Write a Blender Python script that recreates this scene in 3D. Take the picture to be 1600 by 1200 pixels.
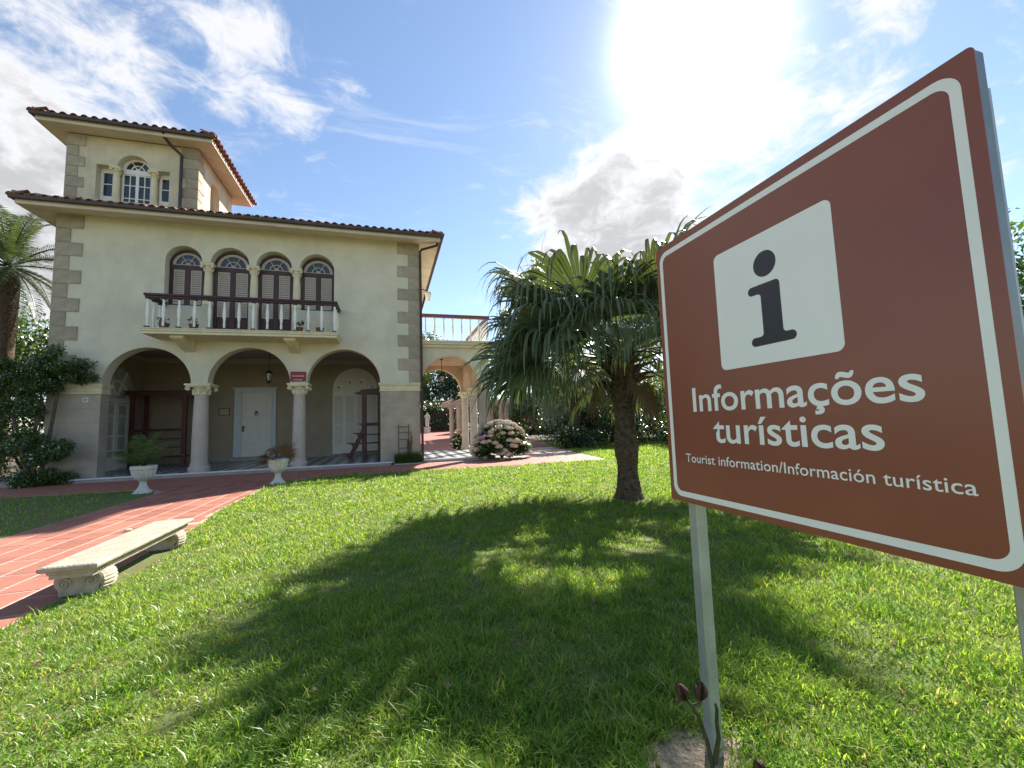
import bpy, bmesh, math, random
import numpy as np
from mathutils import Vector, Matrix
from mathutils.geometry import tessellate_polygon

for o in list(bpy.data.objects): bpy.data.objects.remove(o, do_unlink=True)
scn = bpy.context.scene
COL = scn.collection
R = math.radians
rnd = random.Random(7)
nr = np.random.default_rng(11)

# ------------------------------------------------------------------ camera
YAW, PITCH, ROLL = R(-16.51), R(5.18), R(1.86)
CAM = Vector((8.702, -15.217, 1.32))
M = Matrix.Rotation(YAW, 3, 'Z') @ Matrix.Rotation(PITCH, 3, 'X') @ Matrix.Rotation(ROLL, 3, 'Y')
cd = bpy.data.cameras.new('camera'); cam = bpy.data.objects.new('camera', cd); COL.objects.link(cam)
cd.sensor_width = 36; cd.lens = 657.6 / 1600 * 36; cd.clip_start = .05; cd.clip_end = 3000
rt, fw, up = M.col[0], M.col[1], M.col[2]
cam.matrix_world = Matrix(((rt.x, up.x, -fw.x, CAM.x), (rt.y, up.y, -fw.y, CAM.y), (rt.z, up.z, -fw.z, CAM.z), (0, 0, 0, 1)))
scn.camera = cam

# ------------------------------------------------------------------ light and exposure
SUN_EL, SUN_AZ = R(40.7), R(43.0)          # azimuth clockwise from +Y
SUN = Vector((math.sin(SUN_AZ) * math.cos(SUN_EL), math.cos(SUN_AZ) * math.cos(SUN_EL), math.sin(SUN_EL)))
scn.view_settings.view_transform = 'Standard'; scn.view_settings.look = 'None'
scn.view_settings.gamma = 1; scn.view_settings.use_curve_mapping = False
scn.view_settings.exposure = 1.5
scn.cycles.max_bounces = 8; scn.cycles.diffuse_bounces = 4; scn.cycles.transparent_max_bounces = 8
scn.cycles.sample_clamp_indirect = 6
scn.cycles.use_denoising = True

ld = bpy.data.lights.new('sun', 'SUN'); lo = bpy.data.objects.new('sun', ld); COL.objects.link(lo)
ld.energy = 4.6; ld.angle = R(1.0); ld.color = (1, .95, .86)
lo.rotation_euler = SUN.to_track_quat('Z', 'Y').to_euler(); lo.location = (20, 20, 30)

W = bpy.data.worlds.new('World'); scn.world = W; W.use_nodes = True
wt = W.node_tree; wt.nodes.clear()
def N(t, ty, **k):
    n = t.nodes.new(ty)
    for a, v in k.items(): setattr(n, a, v)
    return n
def math_(t, op, a, b=None, clamp=False, c=None):
    n = N(t, 'ShaderNodeMath', operation=op, use_clamp=clamp)
    for i, v in enumerate((a, b, c)):
        if v is None: continue
        if isinstance(v, (int, float)): n.inputs[i].default_value = v
        else: t.links.new(v, n.inputs[i])
    return n.outputs[0]
def vmath(t, op, a, b=None):
    n = N(t, 'ShaderNodeVectorMath', operation=op)
    for i, v in enumerate((a, b)):
        if v is None: continue
        if isinstance(v, (tuple, Vector)): n.inputs[i].default_value = tuple(v)
        else: t.links.new(v, n.inputs[i])
    return n.outputs[1] if op in ('DOT_PRODUCT', 'LENGTH') else n.outputs[0]
def smooth(t, x, a, b):
    n = N(t, 'ShaderNodeMapRange', interpolation_type='SMOOTHSTEP')
    t.links.new(x, n.inputs[0]); n.inputs[1].default_value = a; n.inputs[2].default_value = b
    n.inputs[3].default_value = 0; n.inputs[4].default_value = 1
    return n.outputs[0]
def mixc(t, fac, a, b, mode='MIX'):
    n = N(t, 'ShaderNodeMix', data_type='RGBA', blend_type=mode)
    for i, v in ((0, fac), (6, a), (7, b)):
        if isinstance(v, (int, float)): n.inputs[i].default_value = v
        elif isinstance(v, tuple): n.inputs[i].default_value = v if len(v) == 4 else (*v, 1)
        else: t.links.new(v, n.inputs[i])
    return n.outputs[2]
def build_sky():
    t = wt
    sky = N(t, 'ShaderNodeTexSky', sky_type='NISHITA', sun_disc=False, sun_elevation=SUN_EL, sun_rotation=SUN_AZ)
    sky.altitude = 0; sky.air_density = 1.0; sky.dust_density = .12; sky.ozone_density = 1.1
    skyc = vmath(t, 'MULTIPLY', sky.outputs[0], (SKY_STRENGTH,) * 3)
    tc = N(t, 'ShaderNodeTexCoord').outputs['Generated']
    d = vmath(t, 'NORMALIZE', tc)
    sep = N(t, 'ShaderNodeSeparateXYZ'); t.links.new(d, sep.inputs[0])
    z = math_(t, 'MAXIMUM', sep.outputs[2], 0.0)
    den = math_(t, 'ADD', z, .22)
    cx = math_(t, 'DIVIDE', sep.outputs[0], den); cy = math_(t, 'DIVIDE', sep.outputs[1], den)
    comb = N(t, 'ShaderNodeCombineXYZ'); t.links.new(cx, comb.inputs[0]); t.links.new(cy, comb.inputs[1])
    P = comb.outputs[0]
    def noise(scale, detail, rough, dist=0, off=(0, 0, 0)):
        n = N(t, 'ShaderNodeTexNoise'); t.links.new(vmath(t, 'ADD', P, off), n.inputs['Vector'])
        n.inputs['Scale'].default_value = scale; n.inputs['Detail'].default_value = detail
        n.inputs['Roughness'].default_value = rough; n.inputs['Distortion'].default_value = dist
        return n.outputs['Fac']
    n1 = noise(2.6, 10, .6, .3, (3.1, 1.7, 0)); n2 = noise(9.5, 9, .64, .7, (8.2, 4.4, 0))
    dotS = vmath(t, 'DOT_PRODUCT', d, tuple(SUN))
    # cumulus: fields of cloud around a few directions of the sky
    fld = None
    for v, a, b, w in CLOUDS:
        c = vmath(t, 'DOT_PRODUCT', d, tuple(Vector(v).normalized()))
        f = math_(t, 'MULTIPLY', smooth(t, c, a, b), w)
        fld = f if fld is None else math_(t, 'ADD', fld, f)
    low = math_(t, 'MULTIPLY', smooth(t, math_(t, 'MULTIPLY', z, -1.0), -.34, -.02), .14)
    fld = math_(t, 'ADD', fld, low)
    n1c = math_(t, 'MULTIPLY', math_(t, 'SUBTRACT', n1, .5), 1.7)
    n2c = math_(t, 'MULTIPLY', math_(t, 'SUBTRACT', n2, .5), 1.0)
    dens = math_(t, 'ADD', math_(t, 'ADD', fld, n1c), n2c)
    cov = smooth(t, dens, .10, .50)
    thick = smooth(t, dens, .40, .85)
    # cirrus wisps
    mp = N(t, 'ShaderNodeMapping'); t.links.new(P, mp.inputs[0]); mp.inputs['Rotation'].default_value = (0, 0, R(25)); mp.inputs['Scale'].default_value = (1, 2.6, 1)
    nw = N(t, 'ShaderNodeTexNoise'); t.links.new(mp.outputs[0], nw.inputs['Vector']); nw.inputs['Scale'].default_value = 2.6; nw.inputs['Detail'].default_value = 9; nw.inputs['Roughness'].default_value = .68; nw.inputs['Distortion'].default_value = .7
    wis = math_(t, 'MULTIPLY', smooth(t, nw.outputs['Fac'], .52, .76), .55)
    cov = math_(t, 'MAXIMUM', cov, wis)
    # forward scattering: clouds and hazy air glow towards the sun
    s1 = math_(t, 'POWER', math_(t, 'MAXIMUM', dotS, 0.0), 6.0)
    s2 = math_(t, 'POWER', math_(t, 'MAXIMUM', dotS, 0.0), 60.0)
    s3 = math_(t, 'POWER', math_(t, 'MAXIMUM', dotS, 0.0), 300.0)
    bright = math_(t, 'ADD', math_(t, 'ADD', .35, math_(t, 'MULTIPLY', s1, .02)), math_(t, 'MULTIPLY', s2, .06))
    bright = math_(t, 'MULTIPLY', bright, math_(t, 'SUBTRACT', 1.0, math_(t, 'MULTIPLY', thick, .36)))
    cc = N(t, 'ShaderNodeCombineXYZ')
    t.links.new(bright, cc.inputs[0]); t.links.new(math_(t, 'MULTIPLY', bright, 1.01), cc.inputs[1]); t.links.new(math_(t, 'MULTIPLY', bright, 1.05), cc.inputs[2])
    col = mixc(t, cov, skyc, cc.outputs[0])
    glow = math_(t, 'ADD', math_(t, 'MULTIPLY', s2, .015), math_(t, 'MULTIPLY', s3, 2.6))
    glow = math_(t, 'ADD', glow, math_(t, 'MULTIPLY', s1, .0))
    gc = N(t, 'ShaderNodeCombineXYZ')
    for i, k in enumerate((1, .97, .92)): t.links.new(math_(t, 'MULTIPLY', glow, k), gc.inputs[i])
    col = vmath(t, 'ADD', col, gc.outputs[0])
    bg = N(t, 'ShaderNodeBackground'); t.links.new(col, bg.inputs[0]); bg.inputs[1].default_value = 1
    out = N(t, 'ShaderNodeOutputWorld'); t.links.new(bg.outputs[0], out.inputs[0])
SKY_STRENGTH = .072
CLOUDS = [((-.50, .755, .42), .955, .992, .44), ((-.62, .70, .33), .92, .985, .30), ((-.46, .60, .66), .94, .99, -.22), ((-.30, .67, .68), .98, .997, .10), ((-.165, .77, .615), .985, .998, .22), ((-.08, .82, .565), .99, .999, .16), ((.432, .783, .448), .975, .996, .30), ((.556, .687, .468), .97, .994, .30), ((.34, .86, .37), .97, .996, .26), ((.72, .50, .48), .94, .99, .05), ((.84, .34, .42), .91, .985, .14), ((.17, .786, .595), .90, .99, -.30), ((.50, .80, .20), .93, .99, .18)]
build_sky()

# ------------------------------------------------------------------ materials
def mat(name, col, rough=.8, var=.15, scale=6., bump=0., bscale=40., col2=None, rnd_obj=0., spec=.3, stain=0., metallic=0., detail=6):
    m = bpy.data.materials.new(name); m.use_nodes = True; t = m.node_tree
    b = t.nodes['Principled BSDF']; b.inputs['Roughness'].default_value = rough
    b.inputs['Specular IOR Level'].default_value = spec; b.inputs['Metallic'].default_value = metallic
    tc = N(t, 'ShaderNodeTexCoord').outputs['Object']
    n = N(t, 'ShaderNodeTexNoise'); t.links.new(tc, n.inputs['Vector']); n.inputs['Scale'].default_value = scale; n.inputs['Detail'].default_value = detail; n.inputs['Roughness'].default_value = .62
    f = smooth(t, n.outputs['Fac'], .28, .72)
    c2 = col2 or tuple(c * (1 - var * 1.6) for c in col)
    c1 = tuple(min(1, c * (1 + var * .6)) for c in col)
    c = mixc(t, f, c2, c1)
    if stain:
        n2 = N(t, 'ShaderNodeTexNoise'); mp = N(t, 'ShaderNodeMapping'); t.links.new(tc, mp.inputs[0]); mp.inputs['Scale'].default_value = (1.6, 1.6, .35)
        t.links.new(mp.outputs[0], n2.inputs['Vector']); n2.inputs['Scale'].default_value = 1.5; n2.inputs['Detail'].default_value = 8; n2.inputs['Roughness'].default_value = .7
        c = mixc(t, math_(t, 'MULTIPLY', smooth(t, n2.outputs['Fac'], .52, .75), stain), c, tuple(x * .55 for x in col))
    if rnd_obj:
        oi = N(t, 'ShaderNodeObjectInfo'); hs = N(t, 'ShaderNodeHueSaturation')
        t.links.new(math_(t, 'ADD', 1 - rnd_obj, math_(t, 'MULTIPLY', oi.outputs['Random'], 2 * rnd_obj)), hs.inputs['Value'])
        t.links.new(c, hs.inputs['Color']); c = hs.outputs[0]
    t.links.new(c, b.inputs['Base Color'])
    if bump:
        n3 = N(t, 'ShaderNodeTexNoise'); t.links.new(tc, n3.inputs['Vector']); n3.inputs['Scale'].default_value = bscale; n3.inputs['Detail'].default_value = 5
        bp = N(t, 'ShaderNodeBump'); bp.inputs['Strength'].default_value = bump; bp.inputs['Distance'].default_value = .02
        t.links.new(n3.outputs['Fac'], bp.inputs['Height']); t.links.new(bp.outputs[0], b.inputs['Normal'])
    return m
def leafmat(name, c1, c2, trans=.45, gloss=.12, tcol=None, straw=None):
    m = bpy.data.materials.new(name); m.use_nodes = True; t = m.node_tree; t.nodes.clear()
    at = N(t, 'ShaderNodeAttribute', attribute_name='tint'); 
    col = mixc(t, at.outputs['Fac'], c1, c2)
    if straw: col = mixc(t, smooth(t, at.outputs['Fac'], 1.02, 1.4), col, straw)
    df = N(t, 'ShaderNodeBsdfDiffuse'); t.links.new(col, df.inputs[0])
    tr = N(t, 'ShaderNodeBsdfTranslucent')
    tcc = mixc(t, 1.0, col, tcol or (1.5, 1.35, .55), 'MULTIPLY'); t.links.new(tcc, tr.inputs[0])
    mx = N(t, 'ShaderNodeMixShader'); mx.inputs[0].default_value = trans; t.links.new(df.outputs[0], mx.inputs[1]); t.links.new(tr.outputs[0], mx.inputs[2])
    gl = N(t, 'ShaderNodeBsdfGlossy'); gl.inputs['Roughness'].default_value = .38; gl.inputs[0].default_value = (.8, .8, .8, 1)
    lw = N(t, 'ShaderNodeLayerWeight'); lw.inputs[0].default_value = .35
    mg = N(t, 'ShaderNodeMixShader'); t.links.new(math_(t, 'MULTIPLY', lw.outputs['Fresnel'], gloss * 2.2), mg.inputs[0]); t.links.new(mx.outputs[0], mg.inputs[1]); t.links.new(gl.outputs[0], mg.inputs[2])
    o = N(t, 'ShaderNodeOutputMaterial'); t.links.new(mg.outputs[0], o.inputs[0])
    return m
MT = {}
MT['stucco'] = mat('cream stucco', (.66, .62, .50), .9, .07, 1.3, .55, 30, stain=.22)
MT['stucco_t'] = mat('weathered tower stucco', (.64, .57, .43), .9, .12, 1.6, .5, 30, stain=.5)
MT['quoin'] = mat('taupe quoin stone', (.39, .335, .26), .85, .13, 4, .35, 50, rnd_obj=.10, stain=.25)
MT['lower'] = mat('taupe render', (.36, .315, .26), .88, .10, 2, .3, 35, stain=.3)
MT['pierstone'] = mat('taupe pier stone', (.42, .365, .295), .88, .10, 2.5, .35, 35, stain=.3, rnd_obj=.05)
MT['trim'] = mat('cream trim', (.72, .65, .46), .75, .08, 4, .15, 40, stain=.18)
MT['shaft'] = mat('rosy column stone', (.50, .43, .37), .7, .08, 3, .1, 50, stain=.15)
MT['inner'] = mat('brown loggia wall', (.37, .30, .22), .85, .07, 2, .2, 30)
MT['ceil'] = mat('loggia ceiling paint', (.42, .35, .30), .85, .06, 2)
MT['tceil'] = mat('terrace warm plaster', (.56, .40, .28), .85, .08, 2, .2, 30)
MT['soffit'] = mat('soffit plaster', (.62, .53, .42), .85, .08, 2, .15, 30, stain=.2)
MT['gutter'] = mat('dark brown metal gutter', (.055, .035, .035), .45, .2, 8, spec=.5)
MT['rust'] = mat('maroon painted fascia', (.20, .09, .085), .55, .12, 8)
MT['tile'] = mat('terracotta roof tile', (.40, .185, .115), .8, .28, 9, .3, 30, col2=(.17, .095, .07), rnd_obj=.22)
MT['tilered'] = mat('red roof tile', (.34, .135, .10), .75, .25, 9, .3, 30, col2=(.18, .085, .07), rnd_obj=.2)
MT['white'] = mat('white paint', (.82, .80, .75), .5, .04, 6, stain=.08)
MT['whitedoor'] = mat('white door paint', (.74, .69, .62), .45, .05, 4)
MT['frosted'] = mat('bluish white painted frame', (.58, .62, .64), .5, .05, 6)
MT['wood'] = mat('dark maroon wood', (.062, .024, .023), .42, .2, 7, spec=.4)
MT['redwood'] = mat('red brown wood', (.115, .033, .03), .45, .2, 7, spec=.4)
MT['louver'] = mat('greige louvre', (.52, .45, .40), .65, .08, 8)
MT['fanframe'] = mat('greige fanlight frame', (.47, .41, .36), .6, .06, 8)
MT['marble'] = mat('white marble nosing', (.66, .68, .70), .45, .1, 6)
MT['riser'] = mat('grey step riser', (.36, .33, .31), .8, .12, 6)
MT['metal'] = mat('galvanised steel', (.40, .42, .40), .42, .12, 12, metallic=.35, spec=.5)
MT['iron'] = mat('black iron', (.02, .02, .02), .5, .1, 8)
MT['rustiron'] = mat('rusty iron', (.10, .05, .04), .7, .3, 20)
MT['cast'] = mat('weathered cast stone', (.43, .375, .285), .9, .16, 9, .5, 60, stain=.4)
MT['urn'] = mat('white painted cast stone', (.64, .63, .57), .8, .14, 12, .3, 60, stain=.45)
MT['pot'] = mat('clay pot', (.24, .10, .06), .8, .15, 10)
MT['sign'] = mat('brown sign sheet', (.25, .076, .044), .26, .06, 2.2, spec=.5, stain=.12)
MT['signwhite'] = mat('white sign film', (.84, .86, .83), .3, .02, 3, spec=.5)
MT['signblack'] = mat('black sign film', (.012, .013, .02), .25, .05, 3, spec=.5)
MT['sheet'] = mat('grey sign edge', (.20, .23, .25), .4, .1, 6, metallic=.3)
MT['redsign'] = mat('crimson enamel', (.24, .02, .04), .35, .05, 4)
MT['brass'] = mat('pale brass plaque', (.42, .36, .22), .4, .15, 20)
MT['soil'] = mat('garden soil', (.10, .078, .052), .95, .3, 3, .6, 30)
MT['sand'] = mat('sandy bare earth', (.40, .32, .225), .95, .3, 22, 1., 70, col2=(.20, .15, .10))
MT['turf'] = mat('turf base', (.10, .15, .034), .95, .3, 4, .6, 60, col2=(.13, .12, .05))
MT['joint'] = mat('pale mortar', (.52, .40, .33), .9, .15, 14, .3, 60)
MT['paver'] = mat('red clay paver', (.36, .135, .088), .62, .2, 5, .2, 40, col2=(.29, .12, .09), rnd_obj=.17, spec=.35, stain=.3)
MT['paver_far'] = mat('red clay paving', (.36, .15, .115), .7, .2, 5, .2, 30, col2=(.27, .12, .095))
MT['trunkp'] = mat('fibrous palm trunk', (.145, .10, .062), .95, .3, 14, .9, 35, col2=(.06, .042, .028))
MT['bark'] = mat('grey brown bark', (.13, .10, .075), .95, .3, 12, .8, 30)
MT['dry'] = mat('dry brown stalk', (.085, .04, .022), .65, .3, 40, .5, 80)
MT['stem'] = mat('green brown stem', (.07, .07, .03), .6, .3, 40)
MT['brickwall'] = mat('dull red garden wall', (.20, .085, .06), .9, .2, 6)
MT['deadleaf'] = mat('dry fallen leaf', (.30, .19, .09), .8, .3, 30, rnd_obj=.3)
MT['statue'] = mat('white marble statue', (.62, .60, .56), .6, .1, 10)
MT['pergola'] = mat('pale pergola plaster', (.55, .45, .37), .8, .1, 4)
MT['glassd'] = mat('dark window glass', (.035, .045, .06), .06, .2, 2, spec=.6)
MT['glassl'] = mat('pale curtained glass', (.58, .60, .58), .12, .15, 2, spec=.6)
MT['grass'] = leafmat('grass blade', (.14, .275, .042), (.335, .43, .09), .56, .012, (1.3, 1.3, .55), (.46, .38, .20))
MT['palmleaf'] = leafmat('fan palm leaf', (.070, .105, .062), (.145, .175, .11), .20, .20, (1.9, 1.8, .5))
MT['palmdry'] = leafmat('dead palm leaf', (.13, .085, .05), (.20, .14, .08), .3, .05, (1.2, 1.0, .8))
MT['palmleaf2'] = leafmat('feather palm leaf', (.035, .07, .028), (.09, .12, .05), .38, .2)
MT['leaf'] = leafmat('dark shrub leaf', (.022, .052, .012), (.06, .11, .022), .4, .16)
MT['leafm'] = leafmat('mid green leaf', (.042, .095, .016), (.10, .17, .035), .42, .14)
MT['leafl'] = leafmat('light green tree leaf', (.07, .12, .025), (.14, .20, .05), .48, .10)
MT['hyleaf'] = leafmat('hydrangea leaf', (.03, .075, .015), (.075, .13, .025), .38, .15)
MT['flower'] = leafmat('faded hydrangea bloom', (.60, .50, .39), (.76, .68, .56), .35, .02, (1.1, 1.05, .9))
MT['flowerp'] = leafmat('pink hydrangea bloom', (.60, .32, .52), (.74, .46, .64), .35, .02, (1.1, 1, 1.1))
MT['petalw'] = leafmat('white petal', (.6, .6, .5), (.7, .7, .6), .3, .02)
def checker():
    m = mat('black and white tile floor', (.5, .5, .5), .35, .05); t = m.node_tree; b = t.nodes['Principled BSDF']
    tc = N(t, 'ShaderNodeTexCoord').outputs['Object']; mp = N(t, 'ShaderNodeMapping'); t.links.new(tc, mp.inputs[0]); mp.inputs['Rotation'].default_value = (0, 0, R(45))
    ck = N(t, 'ShaderNodeTexChecker'); t.links.new(mp.outputs[0], ck.inputs[0]); ck.inputs['Scale'].default_value = 3.2
    ck.inputs[1].default_value = (.55, .55, .53, 1); ck.inputs[2].default_value = (.035, .04, .045, 1)
    t.links.new(ck.outputs[0], b.inputs['Base Color']); b.inputs['Roughness'].default_value = .3
    return m
MT['check'] = checker()
def trunkrings():
    m = MT['trunkp']; t = m.node_tree; b = t.nodes['Principled BSDF']
    tc = N(t, 'ShaderNodeTexCoord').outputs['Object']; w = N(t, 'ShaderNodeTexWave', bands_direction='Z'); t.links.new(tc, w.inputs[0])
    w.inputs['Scale'].default_value = 6; w.inputs['Distortion'].default_value = 5; w.inputs['Detail'].default_value = 4; w.inputs['Detail Scale'].default_value = 3
    bp = N(t, 'ShaderNodeBump'); bp.inputs['Strength'].default_value = .8; bp.inputs['Distance'].default_value = .03
    t.links.new(w.outputs['Fac'], bp.inputs['Height']); old = b.inputs['Normal'].links[0].from_node; t.links.new(old.outputs[0], bp.inputs['Normal']); t.links.new(bp.outputs[0], b.inputs['Normal'])
trunkrings()

# ------------------------------------------------------------------ object helpers
OFF = {}
def tag(o, label=None, cat=None, group=None, kind=None):
    if label: o['label'] = label
    if cat: o['category'] = cat
    if group: o['group'] = group
    if kind: o['kind'] = kind
    return o
def empty(name, loc, label=None, cat=None, group=None):
    o = bpy.data.objects.new(name, None); COL.objects.link(o); o.location = loc; o.empty_display_size = .2
    OFF[o.name] = Vector(loc); return tag(o, label, cat, group)
def put(name, me, parent=None, loc=None):
    o = bpy.data.objects.new(name, me); COL.objects.link(o)
    if parent is not None:
        o.parent = parent; base = OFF[parent.name]
        if loc is not None: o.location = Vector(loc) - base; OFF[o.name] = Vector(loc)
        else: OFF[o.name] = base
    else:
        o.location = loc or (0, 0, 0); OFF[o.name] = Vector(loc or (0, 0, 0))
    return o
class MB:
    def __init__(s): s.v = []; s.f = []
    def add(s, vs, fs):
        k = len(s.v); s.v += [tuple(p) for p in vs]; s.f += [tuple(i + k for i in f) for f in fs]; return s
    def box(s, x0, x1, y0, y1, z0, z1):
        return s.add([(x0, y0, z0), (x1, y0, z0), (x1, y1, z0), (x0, y1, z0), (x0, y0, z1), (x1, y0, z1), (x1, y1, z1), (x0, y1, z1)],
                     [(0, 3, 2, 1), (4, 5, 6, 7), (0, 1, 5, 4), (1, 2, 6, 5), (2, 3, 7, 6), (3, 0, 4, 7)])
    def prism(s, poly, a, b, axis='y', holes=()):
        mp = {'y': lambda p, c: (p[0], c, p[1]), 'x': lambda p, c: (c, p[0], p[1]), 'z': lambda p, c: (p[0], p[1], c)}[axis]
        loops = [list(poly)] + [list(h) for h in holes]
        tris = tessellate_polygon([[Vector((p[0], p[1], 0)) for p in l] for l in loops])
        flat = [p for l in loops for p in l]; n = len(flat)
        vs = [mp(p, a) for p in flat] + [mp(p, b) for p in flat]
        fs = [tuple(t) for t in tris] + [tuple(i + n for i in reversed(t)) for t in tris]
        k = 0
        for l in loops:
            m = len(l)
            for i in range(m): j = (i + 1) % m; fs.append((k + i, k + j, k + j + n, k + i + n))
            k += m
        return s.add(vs, fs)
    def lathe(s, prof, cx, cy, n=24, mod=None, cap=True):
        vs = []; m = len(prof)
        for i in range(n):
            a = 2 * math.pi * i / n
            for r, z in prof:
                rr = r * (mod(a, z) if mod else 1); vs.append((cx + rr * math.cos(a), cy + rr * math.sin(a), z))
        fs = [(i * m + j, ((i + 1) % n) * m + j, ((i + 1) % n) * m + j + 1, i * m + j + 1) for i in range(n) for j in range(m - 1)]
        if cap: fs += [tuple(i * m for i in reversed(range(n))), tuple(i * m + m - 1 for i in range(n))]
        return s.add(vs, fs)
    def tube(s, pts, rad, n=8, cap=True):
        pts = [Vector(p) for p in pts]; m = len(pts)
        if not hasattr(rad, '__len__'): rad = [rad] * m
        d = (pts[1] - pts[0]).normalized(); a = d.orthogonal().normalized(); vs = []
        for i, p in enumerate(pts):
            d = (pts[min(i + 1, m - 1)] - pts[max(i - 1, 0)]).normalized(); a = (a - d * a.dot(d)).normalized(); b = d.cross(a)
            for k in range(n):
                an = 2 * math.pi * k / n; vs.append(p + (a * math.cos(an) + b * math.sin(an)) * rad[i])
        fs = [(i * n + k, i * n + (k + 1) % n, (i + 1) * n + (k + 1) % n, (i + 1) * n + k) for i in range(m - 1) for k in range(n)]
        if cap: fs += [tuple(reversed(range(n))), tuple((m - 1) * n + k for k in range(n))]
        return s.add(vs, fs)
    def mesh(s, m, off=Vector((0, 0, 0)), smoothed=False, bevel=0., name='mesh'):
        me = bpy.data.meshes.new(name); me.from_pydata([(x - off.x, y - off.y, z - off.z) for x, y, z in s.v], [], s.f); me.update()
        bm = bmesh.new(); bm.from_mesh(me)
        bmesh.ops.recalc_face_normals(bm, faces=bm.faces)
        if bevel:
            bmesh.ops.bevel(bm, geom=[e for e in bm.edges if len(e.link_faces) == 2 and e.calc_face_angle(0) > .6], offset=bevel, segments=1, affect='EDGES', clamp_overlap=True)
        bm.to_mesh(me); bm.free()
        if smoothed:
            me.shade_smooth(); me.set_sharp_from_angle(angle=R(38))
        me.materials.append(MT[m] if isinstance(m, str) else m); return me
    def build(s, name, m, parent=None, smoothed=False, bevel=0., loc=None):
        base = Vector(loc) if loc is not None else (OFF[parent.name] if parent is not None else Vector((0, 0, 0)))
        return put(name, s.mesh(m, base, smoothed, bevel, name), parent, loc)
def npmesh(name, V, F, m, tint=None, smoothed=False):
    """V (n,3) F (k,3 or 4) numpy"""
    me = bpy.data.meshes.new(name); k = F.shape[1]
    me.vertices.add(len(V)); me.vertices.foreach_set('co', np.ascontiguousarray(V, dtype=np.float32).ravel())
    me.loops.add(F.size); me.loops.foreach_set('vertex_index', np.ascontiguousarray(F, dtype=np.int32).ravel())
    me.polygons.add(len(F)); me.polygons.foreach_set('loop_start', np.arange(0, F.size, k, dtype=np.int32))
    me.update(calc_edges=True)
    if tint is not None:
        a = me.attributes.new('tint', 'FLOAT', 'POINT'); a.data.foreach_set('value', np.ascontiguousarray(tint, dtype=np.float32))
    if smoothed: me.shade_smooth()
    me.materials.append(MT[m]); return me
def arc(cx, cz, r, a0, a1, n=20, rz=None):
    rz = rz or r
    return [(cx + r * math.cos(R(a0 + (a1 - a0) * i / n)), cz + rz * math.sin(R(a0 + (a1 - a0) * i / n))) for i in range(n + 1)]

# ------------------------------------------------------------------ setting: ground, lawns, paths
g = MB(); g.box(-250, 300, -120, 400, -.4, -.03); tag(g.build('ground', 'soil'), 'bare soil ground around the garden', None, None, 'structure')
def lawn_edge_right(y):          # x of the main lawn's edge beside the path
    return 6.13
def lawn_poly():
    pts = [(6.13, -30), (6.13, -8.0)]
    pts += [(5.98 + .0 * i, -8.0 + i * 1.0) for i in range(1, 4)]
    pts += arc(7.6, -4.2, 1.62, 180, 95, 10)
    pts += [(8.8, -2.5), (12.3, -2.72), (15.6, -2.62), (16.4, 2.9), (17.1, 8.9), (17.6, 14), (45, 14), (45, -30)]
    return pts
LAWN = lawn_poly(); LAWN2 = [(-30, -30), (3.78, -30), (3.78, -4.0), (3.55, -3.4), (2.9, -3.0), (.3, -2.75), (-30, -2.6)]
l = MB(); l.prism(LAWN, -.03, .0, 'z'); tag(l.build('lawn', 'turf'), 'sunlit green lawn in front of the villa', None, None, 'structure')
l = MB(); l.prism(LAWN2, -.03, .0, 'z'); tag(l.build('lawn', 'turf'), 'shaded lawn strip left of the red path', None, None, 'structure')
PATH = [(-40, -2.62), (.3, -2.77), (2.9, -3.02), (3.55, -3.42), (3.77, -4.0), (3.77, -30), (6.12, -30), (6.12, -8.0), (5.97, -7.0), (5.97, -5.0)] + arc(7.6, -4.2, 1.63, 180, 95, 10) + [(8.8, -2.51), (12.3, -2.73), (15.6, -2.63), (16.4, 2.9), (17.0, 8.0), (9.5, 8.0), (9.5, 2), (-40, 2)]
p = MB(); p.prism(PATH, -.05, .0008, 'z'); path = tag(p.build('path', 'joint'), 'red clay tile path leading to the villa', None, None, 'structure')
def inside(poly, x, y):
    c = False; n = len(poly); j = n - 1
    for i in range(n):
        (xi, yi), (xj, yj) = poly[i], poly[j]
        if (yi > y) != (yj > y) and x < (xj - xi) * (y - yi) / (yj - yi) + xi: c = not c
        j = i
    return c
def inside_np(poly, x, y):
    c = np.zeros(len(x), bool); n = len(poly); j = n - 1
    for i in range(n):
        (xi, yi), (xj, yj) = poly[i], poly[j]
        if yi != yj: c ^= ((yi > y) != (yj > y)) & (x < (xj - xi) * (y - yi) / (yj - yi) + xi)
        j = i
    return c
def clip(poly, hx0, hx1, hy0, hy1):
    """part of an axis rectangle inside a polygon, None when outside, when cut a convex clip by sampling corners"""
    cs = [(hx0, hy0), (hx1, hy0), (hx1, hy1), (hx0, hy1)]
    return all(inside(poly, *c) for c in cs)
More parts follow.
